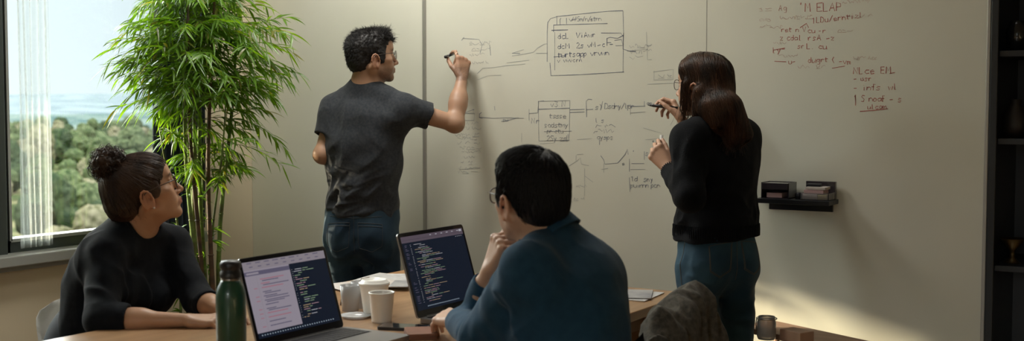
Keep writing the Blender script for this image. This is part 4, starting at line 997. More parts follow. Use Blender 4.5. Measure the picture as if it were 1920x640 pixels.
def face_tint(F, P, base=(1,1,1), stubble=0, lips=(.80,.52,.48), brow=(.12,.09,.07), femb=1):
    L = F.local(P); c = np.ones((len(P), 3)); x, y, z = L.T; ax = np.abs(x)
    near = (np.abs(x) < .09) & (y > -.06) & (z > -.13) & (z < .1)
    def mix(m, colr): nonlocal c; m = np.clip(m, 0, 1)[:, None]; c = c*(1-m)+np.array(colr)*m
    mix(near*np.exp(-(((ax-.045)/.02)**2+((z+.02)/.02)**2))*.35*(y > .02), (1.02,.82,.78))
    mix(near*np.exp(-((x/.012)**2+((z+.028)/.012)**2))*.4*(y > .09), (1.0,.78,.74))
    mix(near*((np.hypot(ax-.079, 0) < .02) & (np.abs(y) < .025) & (z < .02) & (z > -.055))*.45, (1.03,.76,.70))
    if stubble:
        m = (np.clip((-.035-z)/.02, 0, 1)*np.clip((y+.0)/.02, 0, 1)*np.clip((.115+z)/.01+.3, 0, 1)); mo = np.exp(-((x/.03)**2+((z+.044)/.006)**2))*(y > .085)
        mix(near*np.maximum(m, mo)*stubble*(.8+.4*noise(P*300)), (.30,.26,.25))
    mix(near*(y > .082)*np.exp(-((x/.022)**4+((z+.0585)/.0085)**4)), lips)
    bw = np.exp(-((((ax-.030)/.019)**4)+((z-(.029+.004*np.cos((ax-.03)*60)))/(.0048 if femb else .006))**4))*(y > .06); mix(near*bw*.95, brow)
    e = (np.hypot(ax-.031, z-.0105) < .0115) & (y > .0815-.003) & (np.abs(z-.0105) < .0062); mix(near*e*1.0, (1.6,1.7,1.8))
    mix(near*e*(np.hypot(ax-.031, z-.0105) < .0058), (.12,.07,.05)); mix(near*np.exp(-(((ax-.031)/.0145)**4+((z-.0175)/.0016)**2))*(y > .07)*.9, (.15,.1,.08))
    return c
def hand(S, W, D, N, side, curls, thumb=(.55,.75,-.35), k=1.0, spread=.06, tb=(.0,.35,.3), nails=None):
    """W wrist, D towards the fingers, N out of the back of the hand; side 'R'/'L'"""
    D = nrm(D); N = nrm(np.asarray(N)-D*np.dot(N, D)); Tm = np.cross(N, D) if side == 'R' else np.cross(D, N)
    W = np.asarray(W, float); tips = []
    P = lambda d, t, n: W+(D*d+Tm*t+N*n)*k
    offs = (.029, .0095, -.0100, -.0275); lens = ((.044,.025,.020), (.048,.029,.021), (.044,.027,.020), (.034,.020,.018)); base = (.090, .093, .089, .080)
    for q in range(4): S.u(cone(P(.012, offs[q]*.55, 0), P(base[q], offs[q], .001), .0135*k, .0108*k), .012)
    S.u(cone(P(.02, .018, -.008), P(.055, .026, -.010), .015*k, .012*k), .012); S.u(cone(P(.02, -.012, -.008), P(.06, -.022, -.007), .013*k, .010*k), .012)
    for q in range(4):
        a = P(base[q], offs[q], .001); S.u(ball(a+N*.002*k, .0105*k), .006); ang = 0; sp = spread*(1.5-q)
        for i, L in enumerate(lens[q]):
            ang += curls[q][i]; d = D*math.cos(ang)-N*math.sin(ang); d = nrm(d+Tm*sp*math.cos(ang)); b = a+d*L*k
            r0 = (.0088, .0080, .0072)[i]*k*(.88 if q == 3 else 1); r1 = (.0082, .0073, .0058)[i]*k*(.88 if q == 3 else 1)
            S.u(cone(a, b, r0, r1), .003); a = b
        tips.append((a, d))
    a = P(.022, .022, -.008); d = nrm(D*thumb[0]+Tm*thumb[1]+N*thumb[2])
    for i, (L, r0, r1) in enumerate(((.042,.0135,.0105), (.032,.0102,.0092), (.026,.0090,.0066))):
        if i: d = nrm(d*math.cos(tb[i])+nrm(D*.75-Tm*.55-N*.25)*math.sin(tb[i]))
        b = a+d*L*k; S.u(cone(a, b, r0*k, r1*k), .006 if i == 0 else .003); a = b
    tips.append((a, d)); return tips
def limb(S, a, b, ra, rb, k=.02, g=0): S.u(cone(a, b, ra+g, rb+g), k)
def torso(S, H, g=0, breasts=0, arms=True):
    N, SL, SR, P = [np.asarray(H[q], float) for q in ('neck', 'SL', 'SR', 'P')]
    M = (SL+SR)/2; rt = nrm(SR-SL); up = nrm(N-P); fw = nrm(np.cross(up, rt)); rt = np.cross(fw, up); R = np.stack([rt, fw, up], 1)
    rp = nrm(np.cross(azv(H['paz']), UP)); fp = azv(H['paz']); Rp = np.stack([rp, fp, UP], 1)
    sw = np.linalg.norm(SR-SL)/2; L = np.linalg.norm(N-P); cw, cd, ww, wd, hw, hd = H['dims']
    at_ = lambda f: P*(1-f)+N*f
    H['R'] = R; H['fw'] = fw; H['rt'] = rt; H['up'] = up
    back = -fw*H.get('slouch', .01)
    S.u(ell(at_(.62)+back, (cw/2+g, cd/2+g, .19+g), R), .02)
    S.u(ell(at_(.80)+back*.7, (sw*.92+g, cd*.42+g, .10+g), R), .05)
    S.u(ell(at_(.36), (ww/2+g, wd/2+g, .16+g), R), .07)
    S.u(ell(at_(.50), ((ww+cw)/4+g, (wd+cd)/4+g, .15+g), R), .06)
    S.u(ell(P+UP*.02, (hw/2+g, hd/2+g, .13+g), Rp), .07)
    for q, s_ in ((SL, -1), (SR, 1)):
        S.u(cone(N+up*.015-fw*.012, q+up*.012, .042+g, .046+g), .05)
        S.u(cone(at_(.62)+rt*s_*cw*.22-fw*.03, q-fw*.015-up*.03, .07+g, .05+g), .05)
        S.u(ball(q, .050+g), .03)
        if breasts: S.u(ell(at_(.60)+rt*s_*.075+fw*(cd/2-.01), (.06+g, .05+g, .055+g), R), .04)
    return R
def build_body(H, parent, skin, name='body'):
    S = Shape(); F = H['head']; fe = H.get('female', False)
    head_prims(S, F, fe, H['neck'], H.get('nr', .054)); torso(S, H, -.012)
    k = H.get('arm', 1.0)
    for s_ in 'LR':
        sh_, el, wr = H['S'+s_], H['E'+s_], H['W'+s_]
        S.u(cone(sh_, el, .043*k, .037*k), .03); S.u(ball(el, .036*k), .02)
        d = nrm(np.asarray(wr)-el); S.u(cone(el, np.asarray(el)+d*.12, .038*k, .037*k), .02); S.u(cone(np.asarray(el)+d*.10, wr, .036*k, .0235*k), .03)
    H['tips'] = {}
    for h in H['hands']: H['tips'][h['side']] = hand(S, **h)
    if H.get('legs', True):
        for s_ in 'LR':
            S.u(cone(H['H'+s_], H['K'+s_], .07, .046), .03); S.u(cone(H['K'+s_], H['A'+s_], .046, .032), .02); S.u(cone(H['A'+s_], np.asarray(H['A'+s_])+H['toe'+s_]*.13-UP*.03, .035, .022), .02)
    H['S'] = S
    def tint(V):
        c = face_tint(F, V, **H.get('face', {}))
        for s_ in H['tips']:
            for (p, d) in H['tips'][s_][:4]:
                m = np.exp(-(np.linalg.norm(V-p, axis=1)/.009)**2)[:, None]*.35; c = c*(1-m)+np.array([1.05,.85,.82])*m
            W = np.asarray(H['W'+s_]); m = (.25*np.clip(noise(V*90), 0, 1)*np.exp(-(np.linalg.norm(V-W, axis=1)/.12)**2))[:, None]; c = c*(1-m)+np.array([.8,.68,.6])*m
        return c
    return solid(name, S, skin, parent, h=H.get('h', .0035), colfn=tint)
def ridge(P, M, f, seed): return 1-2*np.abs(noise((P@M)*f+seed))
A3_ = lambda v: np.array(v, f32)
def foldfn(folds, base=.0016, bs=9):
    """folds: list of (centre, radius, along-axis, freq, amp)"""
    L = []
    for c, r, ax, fr, am in folds:
        ax = nrm(ax); M = np.eye(3)-.82*np.outer(ax, ax); L.append((np.asarray(c, f32), r, M.astype(f32), fr, am))
    def d(P):
        o = base*1.3*noise(P*bs)+base*1.5*(.7-2.4*np.abs(noise(P*A3_([bs*1.3, bs*1.3, bs*.8])+5)))
        for i, (c, r, M, fr, am) in enumerate(L):
            w_ = np.exp(-((P-c)**2).sum(-1)/(r*r)); q = w_ > .02
            if q.any():
                v = np.zeros(P.shape[:-1], f32); W2 = P[q]+.02*np.stack([noise(P[q]*6+3), noise(P[q]*6+9), noise(P[q]*6+17)], -1); n_ = np.abs(noise((W2@M)*fr+7*i)); v[q] = w_[q]*am*1.35*(1-2.8*n_); o = o+v
        return o
    return d
def tcone(a, b, ra, rb, ca=False, cb=True):
    f, c, r = cone(a, b, ra, rb); a = np.asarray(a, f32); b = np.asarray(b, f32); n = nrm(b-a).astype(f32)
    def g(P):
        v = f(P)
        if cb: v = np.maximum(v, (P-b)@n)
        if ca: v = np.maximum(v, (a-P)@n)
        return v
    return g, c, r
def ring_on(shape, centre, axis, n=60, r0=.3, tilt=None):
    """closed loop where the plane (centre, axis) meets the shape surface"""
    axis = nrm(axis); u = nrm(np.cross(axis, [.3, .9, .2])); v = np.cross(axis, u); th = np.linspace(0, 2*PI, n, endpoint=False)
    D = np.outer(np.cos(th), u)+np.outer(np.sin(th), v); lo = np.zeros(n); hi = np.full(n, r0)
    t = np.linspace(0, r0, 160); Q = centre+D[:, None, :]*t[None, :, None]; d = shape(Q)
    k = np.argmax(d > 0, axis=1); k = np.where((d > 0).any(1), k, 159); return centre+D*t[k][:, None]
def loop_tube(name, pts, r, m, parent, n=6):
    P = np.concatenate([pts, pts[:1]])[None]; V, F = ribbons(P, np.full(P.shape[1], r), n); return link(name, fastmesh(name, V, F), m, parent)
def proj_lines(name, shape, lines, r, m, parent, off=.0006, dash=None):
    """polylines laid on a garment surface (seams, stitching)"""
    L = []
    for ln in lines:
        P = np.array(ln, f32); n = max(8, int(np.linalg.norm(np.diff(P, axis=0), axis=1).sum()/.006)); t = np.linspace(0, len(P)-1, n); i = np.minimum(t.astype(int), len(P)-2); f = (t-i)[:, None]
        Q = P[i]*(1-f)+P[i+1]*f; Q = shape.project(Q, off, 5)
        V, F = ribbons(Q[None], np.full(n, r), 4); L.append((V, F))
    V, F = joinVF(L); return link(name, fastmesh(name, V, F), m, parent)
def glasses(F, parent, m, mg, lens=(.026,.020), z=.006, y=.101, rnd=2.6, r=.0017, tint=None):
    g = None; bm = bmesh.new(); path = []
    for q in (-1, 1):
        P = []
        for a in np.linspace(0, 2*PI, 29)[:-1]:
            ca, sa = math.cos(a), math.sin(a); P.append((q*.033+lens[0]*math.copysign(abs(ca)**(2/rnd), ca), y-.010*abs(q*.033+lens[0]*ca)/.06, z+lens[1]*math.copysign(abs(sa)**(2/rnd), sa)))
        tube(bm, [F(*p) for p in P+P[:1]], r, 6, caps=False)
        tube(bm, [F(*p) for p in ((q*(.033+lens[0]), y-.010, z+.008), (q*.071, y-.018, z+.009), (q*.078, .05, z+.006), (q*.0805, .01, z+.002), (q*.080, -.006, z-.004), (q*.078, -.016, z-.022))], r*.95, 6)
        path.append(P)
    tube(bm, [F(-.033+lens[0]-.001, y, z+.004), F(0, y+.002, z+.008), F(.033-lens[0]+.001, y, z+.004)], r, 6)
    g = obj('glasses', bm, m, parent, True)
    for P in path:
        bm = bmesh.new(); bm.faces.new([bm.verts.new(F(*p)) for p in P]); o = obj('lens', bm, mg, g)
    return g
def shoe(H, s_, parent, m, ms):
    A = np.asarray(H['A'+s_]); t = H['toe'+s_]; S = Shape(); r = np.stack([np.cross(t, UP), t, UP], 1); g = np.array([A[0], A[1], 0.])
    S.u(ell(g+t*.06+UP*.035, (.043,.13,.042), r), .01).u(cone(A-UP*.01, g+UP*.045, .045, .045), .02).i(plane(g+UP*.018, -UP)).i(plane(A+UP*.02, UP))
    o = solid('shoe', S, m, parent, h=.006)
    bm = bmesh.new(); prism(bm, [(x*1.0, y+.06) for x, y in rect_round(.044, .135, .04, 6)], 0.001, .02, Matrix(((r[0,0], r[0,1], 0, g[0]), (r[1,0], r[1,1], 0, g[1]), (0,0,1,0), (0,0,0,1)))); obj('sole', bm, ms, o)
M_lens = glassmat('lens_glass', (.97,.97,.97))
M_frame = mat('dark_tortoise', (.03,.018,.012), .3, c2=(.08,.04,.02), scale=60); M_wire = mat('dark_wire', (.06,.05,.05), .3, metal=.6)
M_shoe = mat('dark_leather', (.03,.025,.022), .45); M_sole = mat('rubber_sole', (.05,.05,.05), .8)
def denimmat(name, c, c2, wear=(.16,.24,.30)):
    m, t, b = nodes(name); tcn = t.nodes.new('ShaderNodeTexCoord'); n = t.nodes.new('ShaderNodeTexNoise'); n.inputs['Scale'].default_value = 5; n.inputs['Detail'].default_value = 8
    r = t.nodes.new('ShaderNodeValToRGB'); r.color_ramp.elements[0].position = .38; r.color_ramp.elements[0].color = col(c); r.color_ramp.elements[1].position = .68; r.color_ramp.elements[1].color = col(c2)
    n2 = t.nodes.new('ShaderNodeTexNoise'); n2.inputs['Scale'].default_value = 420; mp = t.nodes.new('ShaderNodeMapping'); mp.inputs['Scale'].default_value = (1, 1, .25)
    bp = t.nodes.new('ShaderNodeBump'); bp.inputs['Strength'].default_value = .25; bp.inputs['Distance'].default_value = .0015
    t.links.new(tcn.outputs['Object'], n.inputs['Vector']); t.links.new(n.outputs[0], r.inputs[0]); t.links.new(r.outputs[0], b.inputs['Base Color'])
    t.links.new(tcn.outputs['Object'], mp.inputs[0]); t.links.new(mp.outputs[0], n2.inputs['Vector']); t.links.new(n2.outputs[0], bp.inputs['Height']); t.links.new(bp.outputs[0], b.inputs['Normal'])
    b.inputs['Specular IOR Level'].default_value = .25; b.inputs['Roughness'].default_value = .75; b.inputs['Sheen Weight'].default_value = .04
    return m
def knitmat(name, c, c2, sc_=260, st=.3, sheen=.3):
    m = mat(name, c, .85, c2=c2, scale=14, detail=8, bump=st, bscale=sc_, sheen=sheen, spec=.12); return m
def jeans(H, parent, m, top, g=.010, folds=(), h=.0045, knee=.056, ank=.042, thigh=.082):
    S = Shape(); P = np.asarray(H['P'], float); rp = nrm(np.cross(azv(H['paz']), UP)); fp = azv(H['paz']); Rp = np.stack([rp, fp, UP], 1); cw, cd, ww, wd, hw, hd = H['dims']
    S.u(ell(P+UP*.01, (hw/2+g, hd/2+g, .16+g), Rp), .02); S.u(ell(P+UP*.10, (ww/2+g+.004, wd/2+g+.004, .12), Rp), .05)
    for s_, q in (('L', -1), ('R', 1)):
        Hh, K, A = [np.asarray(H[w_+s_], float) for w_ in 'HKA']
        S.u(cone(Hh, K, thigh+g, knee+g), .022); S.u(cone(K, A+UP*.0, knee+g, ank+g), .02)
        if not H.get('seated'):
            S.u(ell(K*.7+A*.3-fp*.012, (.050+g, .055+g, .12), Rp), .03)
            S.u(ell(P+rp*q*hw*.235-fp*(hd*.24)-UP*.030, (.070+g, .062+g, .085+g), Rp), .045)
    if not H.get('seated'):
        S.i(plane(P+UP*top, UP))
    S.disp = foldfn(folds, .0015, 7); H['J'] = S
    return solid('jeans', S, m, parent, h=h)
A3 = np.array
# ================================================================= standing man at the board
def standing_man():
    H = dict(head=Frame(at(697,108,5.30), 54, 2, 0, 1.0), neck=at(684,168,5.31), SL=at(630,203,5.36), SR=at(757,204,5.24),
             EL=at(605,290,5.30), WL=at(640,305,5.50), ER=at(853,232,5.30), WR=at(866,146,5.40), P=at(679,432,5.30), paz=112,
             dims=(.33,.225,.295,.20,.31,.215), nr=.057, face=dict(stubble=.75, femb=0, lips=(.80,.55,.5)))
    P = H['P']; rp = nrm(np.cross(azv(112), UP))
    H['HL'] = P-rp*.082-UP*.05; H['HR'] = P+rp*.082-UP*.05
    H['KL'] = A3([*(P-rp*.095+azv(112)*.02)[:2], .49]); H['KR'] = A3([*(P+rp*.09+azv(112)*.03)[:2], .49]); H['AL'] = A3([*(P-rp*.12-azv(112)*.02)[:2], .085]); H['AR'] = A3([*(P+rp*.11+azv(112)*.0)[:2], .085]); H['toeL'] = azv(130); H['toeR'] = azv(95)
    up_ = nrm(RV*.10+UP); H['hands'] = [
        dict(side='R', W=H['WR'], D=nrm(RV*.06+UP*.93+FV*.34), N=nrm(-FV*.8+RV*.5+UP*.1), curls=((.55,.75,.45),(1.15,1.25,.7),(1.3,1.35,.8),(1.35,1.35,.8)), thumb=(.75,.55,-.45), tb=(0,.35,.35), k=.98),
        dict(side='L', W=H['WL'], D=nrm(RV*.7+FV*.5+UP*.1), N=nrm(-FV*.6+UP*.5+RV*.3), curls=((.5,.6,.4),)*4)]
    root = empty('person', (P[0], P[1], 0)); tag(root, 'standing man with short black hair in a charcoal t-shirt and jeans writing on the board', 'person')
    build_body(H, root, skinmat('skin_olive', (.40,.235,.15)))
    # t-shirt
    S = Shape(); torso(S, H, .006); N_, up, fw, rt = H['neck'], H['up'], H['fw'], H['rt']
    hem = at(680,404,5.30)[2]; S.u(ell(P+UP*.12, (.160,.118,.10), np.stack([rp, azv(112), UP], 1)), .06); S.i(plane((0,0,hem), -UP), .003)
    for s_, f in (('L', .60), ('R', .50)):
        a = np.asarray(H['S'+s_]); b = a+(np.asarray(H['E'+s_])-a)*f; d = nrm(b-a)
        S.u(tcone(a, b, .056, .060), .035); S.s(tcone(b-d*.035, b+d*.01, .050, .054, True, False), .002)
    S.s(ell(N_+up*.062+fw*.030, (.072,.074,.055), H['R']), .006)
    c = lambda x, y, t=5.2: at(x, y, t)
    S.disp = foldfn([(c(640,350), .10, RV*.8+UP*.5, 15, .011), (c(690,375), .12, RV*.9+UP*.35, 13, .009), (c(735,370), .08, RV*.4+UP*.9, 13, .007), (c(640,390), .07, RV+UP*.3, 20, .007),
                     (c(650,290), .10, RV*.6+UP*.8, 9, .007), (c(735,300,5.25), .10, RV*.3+UP*.95, 9, .007), (c(765,225,5.2), .06, RV*.9+UP*.4, 16, .006), (c(735,240), .08, RV*.8-UP*.5, 12, .006), (c(615,215,5.3), .05, UP, 16, .005), (c(690,210), .12, RV*.9+UP*.2, 7, .005), (c(640,240), .10, RV*.5-UP*.8, 9, .005), (c(700,330), .12, RV*.8+UP*.6, 9, .007), (c(800,222,5.25), .05, UP, 20, .005)], .0022, 7)
    Msh = mat('charcoal_jersey', c=(.022,.026,.032), rough=.82, spec=.15, c2=(.036,.040,.046), scale=90, detail=4, bump=.15, bscale=500, sheen=.10)
    sh_ = solid('t_shirt', S, Msh, root, h=.004); H['T'] = S
    pts = ring_on(S, N_+up*.030+fw*.004, nrm(up*1.0+fw*.45), 70, .2); loop_tube('collar_band', S.project(pts, .001, 3), .005, Msh, sh_, 8)
    # jeans
    Jd = denimmat('indigo_denim', (.007,.022,.042), (.030,.066,.098))
    jf = [(c(645,500), .09, RV*.9+UP*.3, 14, .008), (c(710,490), .08, RV*.9-UP*.3, 13, .007), (c(672,450), .06, RV*.5+UP*.8, 16, .006), (c(640,440), .06, RV*.4+UP*.9, 16, .005), (c(650,570), .12, RV, 12, .007), (c(712,570), .12, RV, 12, .007)]
    je = jeans(H, root, Jd, .145, .010, jf, thigh=.076, knee=.066, ank=.055); J = H['J']
    thr = mat('jeans_thread', (.045,.050,.055), .7)
    fp = azv(112); L = []
    for q in (-1, 1):
        o = P+rp*q*.080-fp*.13
        w_ = .062; L += [[o-rp*w_+UP*.045, o+rp*w_+UP*.045], [o-rp*w_+UP*.045, o-rp*w_*.9-UP*.065, o-UP*.088, o+rp*w_*.9-UP*.065, o+rp*w_+UP*.045], [o-rp*w_+UP*.032, o+rp*w_+UP*.032]]
    L += [[P-fp*.14+UP*.12, P-fp*.14-UP*.10], [P-fp*.14+UP*.085-rp*.15, P-fp*.15+UP*.065, P-fp*.14+UP*.085+rp*.15]]
    proj_lines('stitching', J, L, .0011, thr, je)
    for s_ in 'LR': shoe(H, s_, root, M_shoe, M_sole)
    # hair
    F = H['head']; Hs = Shape()
    Hs.u(F.ell((0,-.016,.041), (.081,.103,.082)), .01); Hs.u(F.ell((0,.030,.084), (.066,.062,.036)), .02); Hs.u(F.ell((0,-.050,-.010), (.068,.062,.066)), .02); Hs.u(F.ell((.0,.070,.092), (.050,.024,.016)), .015)
    for q in (-1, 1): Hs.u(F.ell((q*.069,.024,.0), (.010,.018,.032)), .01)
    Hs.s(F.ell((0,.125,-.005), (.090,.068,.090)), .006)
    for q in (-1, 1): Hs.s(F.ell((q*.088,-.006,-.030), (.030,.021,.034)), .004)
    Hs.i(plane(F(0,-.06,-.068), -F.R[:, 2]+F.R[:, 1]*.3), .006); Hs.s(F.ell((0,.03,-.085), (.09,.075,.05)), .01)
    base = Hs.copy(); Hs.disp = lambda Q: .0035*noise(Q*A3([60, 60, 60], f32))+.0025*noise(Q*130)
    Mh = hairmat('black_hair', (.006,.005,.005), (.012,.010,.009), .55)
    ho = solid('hair', Hs, Mh, root, h=.003)
    r = np.random.default_rng(8); n = 9000; d = r.normal(size=(n, 3)); d /= np.linalg.norm(d, axis=1, keepdims=True); R0 = F.o+(d*A3([.08,.10,.085])+A3([0,-.01,.05]))@F.R.T
    R0 = base.project(R0, 0, 5); g = base.grad(R0); L0 = F.local(R0); ok = (L0[:, 2] > -.06) & ~((L0[:, 1] > .055) & (L0[:, 2] < .07)); ok &= np.linalg.norm(L0-A3([.08,-.005,-.02]), axis=1) > .028; ok &= np.linalg.norm(L0-A3([-.08,-.005,-.02]), axis=1) > .028; R0, g, L0 = R0[ok], g[ok], L0[ok]
    top = np.clip((L0[:, 2]-.03)/.08, 0, 1); fr = np.clip((L0[:, 1])/.06, 0, 1)*top
    dirl = np.stack([.5*noise(L0*14+3), -.55+1.9*fr*.9+.6*noise(L0*16), -.9+1.1*top+.9*fr+.4*noise(L0*15+9)], 1); dw = dirl@F.R.T; ln = (.009+.009*top+.010*fr)*r.uniform(.6, 1.25, len(R0))
    k = np.linspace(0, 1, 5)[None, :, None]; cur = (g*(.10+.30*top[:, None])+dw*.9+r.normal(size=g.shape)*.22); cur /= np.linalg.norm(cur, axis=1, keepdims=True); sid = r.normal(size=g.shape)*.25-UP*.15
    Pth = R0[:, None]-g[:, None]*.002+cur[:, None]*ln[:, None, None]*k+sid[:, None]*ln[:, None, None]*k**2
    V, Fc = ribbons(Pth, np.linspace(.0009, .0002, 5)); link('hair_strands', fastmesh('hair_strands', V, Fc), Mh, ho)
    glasses(F, root, M_wire, M_lens, (.025,.019), .008, .106, 2.2, .0012)
    # marker in the writing hand
    tp = H['tips']['R']; tipi = tp[0][0]; tipt = tp[4][0]; mid = (tipi+tipt)/2
    m0 = A3(atwall(852, 100, WY-.002)); ax = nrm(mid-m0); return H, m0, mid
Hm, mk0, mk1 = standing_man()
def marker(a, dirn, L, label, cap, bodym, capend=True):
    """tip at a"""
    dirn = nrm(dirn); q = Vector(dirn).to_track_quat('Z', 'Y').to_matrix().to_4x4(); q.translation = Vector(a)
    root = empty('marker', tuple(a)); tag(root, label, 'marker')
    bm = bmesh.new(); lathe(bm, [(0,.016),(.005,.016),(.0065,.022),(.0065,L-.012),(.0062,L-.012),(.0062,L),(0,L)], 16, q); obj('barrel', bm, bodym, root, True)
    bm = bmesh.new(); lathe(bm, [(0,0),(.0018,.001),(.0028,.008),(.0046,.010),(.005,.018),(0,.018)], 14, q); obj('nib', bm, cap, root, True)
    if capend:
        bm = bmesh.new(); lathe(bm, [(0,L-.002),(.0070,L-.002),(.0074,L+.026),(.005,L+.030),(0,L+.030)], 16, q); obj('cap', bm, cap, root, True)
M_mk = mat('marker_black', (.012,.012,.014), .35, coat=.4); M_mkw = mat('marker_white', (.5,.48,.44), .4)
marker(mk0, mk1-mk0, max(.085, float(np.linalg.norm(mk1-mk0))+.02), 'black marker held against the board by the standing man', M_mk, M_mk)
# ================================================================= seated woman by the window
def seated_legs(H, faz, side=.10, L=.42):
    P = H['P']; f = azv(faz); rp = nrm(np.cross(f, UP)); H['seated'] = True
    for s_, q in (('L', -1), ('R', 1)):
        H['H'+s_] = P+rp*q*.085+f*.02-UP*.02; H['K'+s_] = P+rp*q*side+f*L-UP*.0; H['K'+s_][2] = .53
        H['A'+s_] = A3([*(H['K'+s_]+f*.02+rp*q*.02)[:2], .085]); H['toe'+s_] = azv(faz-q*8)
def seated_woman():
    H = dict(head=Frame(at(269,361,3.90), 56, 17, 0, 1.03), neck=at(251,437,3.92), SL=at(322,462,4.04), SR=at(196,480,3.80),
             EL=at(372,562,3.94), WL=at(418,585,3.74), ER=at(190,600,3.63), WR=at(349,601,3.62), P=at(176,700,3.93), paz=-5, female=True,
             dims=(.29,.21,.25,.20,.34,.24), nr=.046, arm=.86, face=dict(lips=(.78,.42,.40)), slouch=.02)
    P = H['P']; P[2] = .565; seated_legs(H, -3)
    H['hands'] = [dict(side='R', W=H['WR'], D=nrm(RV*.97+FV*.12-UP*.04), N=nrm(UP+FV*-.25), curls=((.35,.45,.3),(.4,.5,.3),(.45,.5,.3),(.5,.5,.3)), thumb=(.85,.4,-.25), k=.93),
                  dict(side='L', W=H['WL'], D=nrm(RV*.6-FV*.75-UP*.05), N=UP, curls=((.3,.4,.3),)*4, thumb=(.85,.5,-.2), k=.93)]
    root = empty('person', (P[0], P[1], 0)); tag(root, 'seated woman in a black top with curly hair bun and glasses, arms on the table', 'person')
    build_body(H, root, skinmat('skin_tan', (.47,.27,.165)))
    S = Shape(); torso(S, H, .010, breasts=1); N_, up, fw, rt = H['neck'], H['up'], H['fw'], H['rt']
    S.i(plane((0,0,.455), -UP), .003)
    for s_, fr in (('L', .45), ('R', .32)):
        a, e, w_ = [np.asarray(H[q+s_]) for q in 'SEW']; b = e+(w_-e)*fr; d = nrm(b-e)
        S.u(cone(a, e, .053, .050), .03); S.u(tcone(e-d*.0, b, .048, .046), .02); S.s(tcone(b-d*.02, b+d*.01, .038, .040, True, False), .002)
    S.s(ell(N_+up*.054+fw*.046, (.064,.078,.054), H['R']), .006)
    c = lambda x, y, t=3.8: at(x, y, t)
    S.disp = foldfn([(c(175,560), .08, UP*.9+RV*.3, 14, .008), (c(195,520,3.7), .09, RV*.8-UP*.6, 14, .007), (c(260,560), .10, RV*.7+UP*.7, 10, .009), (c(300,520), .08, RV*.3+UP, 12, .007), (c(150,540,3.9), .12, RV*.4+UP, 9, .007), (c(340,510,4.0), .07, RV*.8-UP*.5, 14, .006), (c(215,590,3.65), .05, UP*.8+RV*.2, 18, .006), (c(230,480), .07, RV+UP*.2, 10, .005), (c(165,500,3.8), .09, UP*.8-RV*.5, 12, .008), (c(290,580), .10, RV*.2+UP, 11, .009)], .0024, 7)
    Mk = mat('black_cotton', c=(.004,.006,.009), rough=.85, spec=.15, c2=(.007,.009,.013), scale=60, bump=.15, bscale=500, sheen=.03)
    top = solid('top', S, Mk, root, h=.0045)
    pts = ring_on(S, N_+up*.026+fw*.018, nrm(up*1.0+fw*.62), 70, .2); loop_tube('neckband', S.project(pts, .001, 3), .004, Mk, top, 8)
    jeans(H, root, denimmat('dark_denim', (.008,.012,.02), (.02,.03,.045)), .1, .008, ())
    for s_ in 'LR': shoe(H, s_, root, M_shoe, M_sole)
    F = H['head']; Hs = Shape()
    Hs.u(F.ell((0,-.016,.040), (.081,.108,.086)), .01); Hs.u(F.ell((0,.022,.066), (.070,.070,.052)), .02); Hs.u(F.ell((0,-.062,-.010), (.068,.060,.064)), .03); Hs.u(F.ell((0,-.085,-.02), (.052,.040,.052)), .02)
    for q in (-1, 1): Hs.u(F.ell((q*.068,.022,.006), (.011,.024,.030)), .012)
    Hs.s(F.ell((0,.128,-.012), (.092,.070,.092)), .006)
    for q in (-1, 1): Hs.s(F.ell((q*.090,-.002,-.034), (.030,.020,.034)), .004)
    Hs.s(F.ell((0,.04,-.10), (.09,.085,.06)), .01); Hs.i(plane(F(0,-.06,-.078), -F.R[:, 2]+F.R[:, 1]*.5), .01)
    Mh = hairmat('brown_hair', (.022,.012,.008), (.065,.036,.022), .42); base = Hs.copy()
    bc = F(.0,-.072,.116)
    Hs.disp = lambda Q: .0018*noise(F.local(Q).astype(f32)*A3([90,20,90], f32))
    ho = solid('hair', Hs, Mh, root, h=.003, lo=None)
    r = np.random.default_rng(12); n = 2600; d = r.normal(size=(n, 3)); d /= np.linalg.norm(d, axis=1, keepdims=True)
    R0 = base.project(F.o+(d*A3([.08,.10,.085])+A3([0,-.01,.04]))@F.R.T, 0, 5); L0 = F.local(R0); ok = (L0[:, 2] > -.07) & ~((L0[:, 1] > .066) & (L0[:, 2] < .06)); 
    for q in (-1, 1): ok &= np.linalg.norm((L0-A3([q*.085,-.004,-.03]))*A3([1,1,.8]), axis=1) > .032
    R0 = R0[ok]; P_ = flow(base, R0, lambda Pq, t: nrm_rows(bc-Pq), 12, .011, .0004, .0022, .10, 3)
    stop = np.linalg.norm(P_-bc, axis=2); 
    V, Fc = ribbons(P_, np.array([.0006]+[.0011]*11+[.0004])); link('hair_strands', fastmesh('hair_strands', V, Fc), Mh, ho)
    # bun of loose curls
    Bs = Shape(); Bs.u(ball(bc, .047), .01); Bs.u(ball(F(0,-.062,.098), .034), .03); Bs.u(F.ell((.02,-.084,.134), (.034,.030,.028)), .02)
    Bs.disp = lambda Q: .007*noise(Q*45)+.005*noise(Q*95); bun = solid('bun', Bs, Mh, ho, h=.0035)
    n = 430; d = r.normal(size=(n, 3)); d /= np.linalg.norm(d, axis=1, keepdims=True); k = np.linspace(0, 1, 22); paths = []
    for i in range(n):
        p0 = bc+d[i]*.034; t_ = nrm(np.cross(d[i], r.normal(size=3))); b_ = np.cross(d[i], t_); cr_ = r.uniform(.004, .010); fq = r.uniform(7, 14); ph = r.uniform(0, 6); L_ = r.uniform(.025, .065); outw = r.uniform(.003, .022)
        paths.append(p0+np.outer(k*L_, t_)+np.outer(np.sin(k*PI)*outw+.008, d[i])+np.outer(cr_*np.cos(fq*k+ph), b_)+np.outer(cr_*np.sin(fq*k+ph), d[i])-np.outer(k**2*L_*.35, d[i]))
    V, Fc = ribbons(np.array(paths), np.concatenate([np.full(18, .0011), [.0009,.0007,.0005,.0003]])); link('bun_curls', fastmesh('bun_curls', V, Fc), Mh, bun)
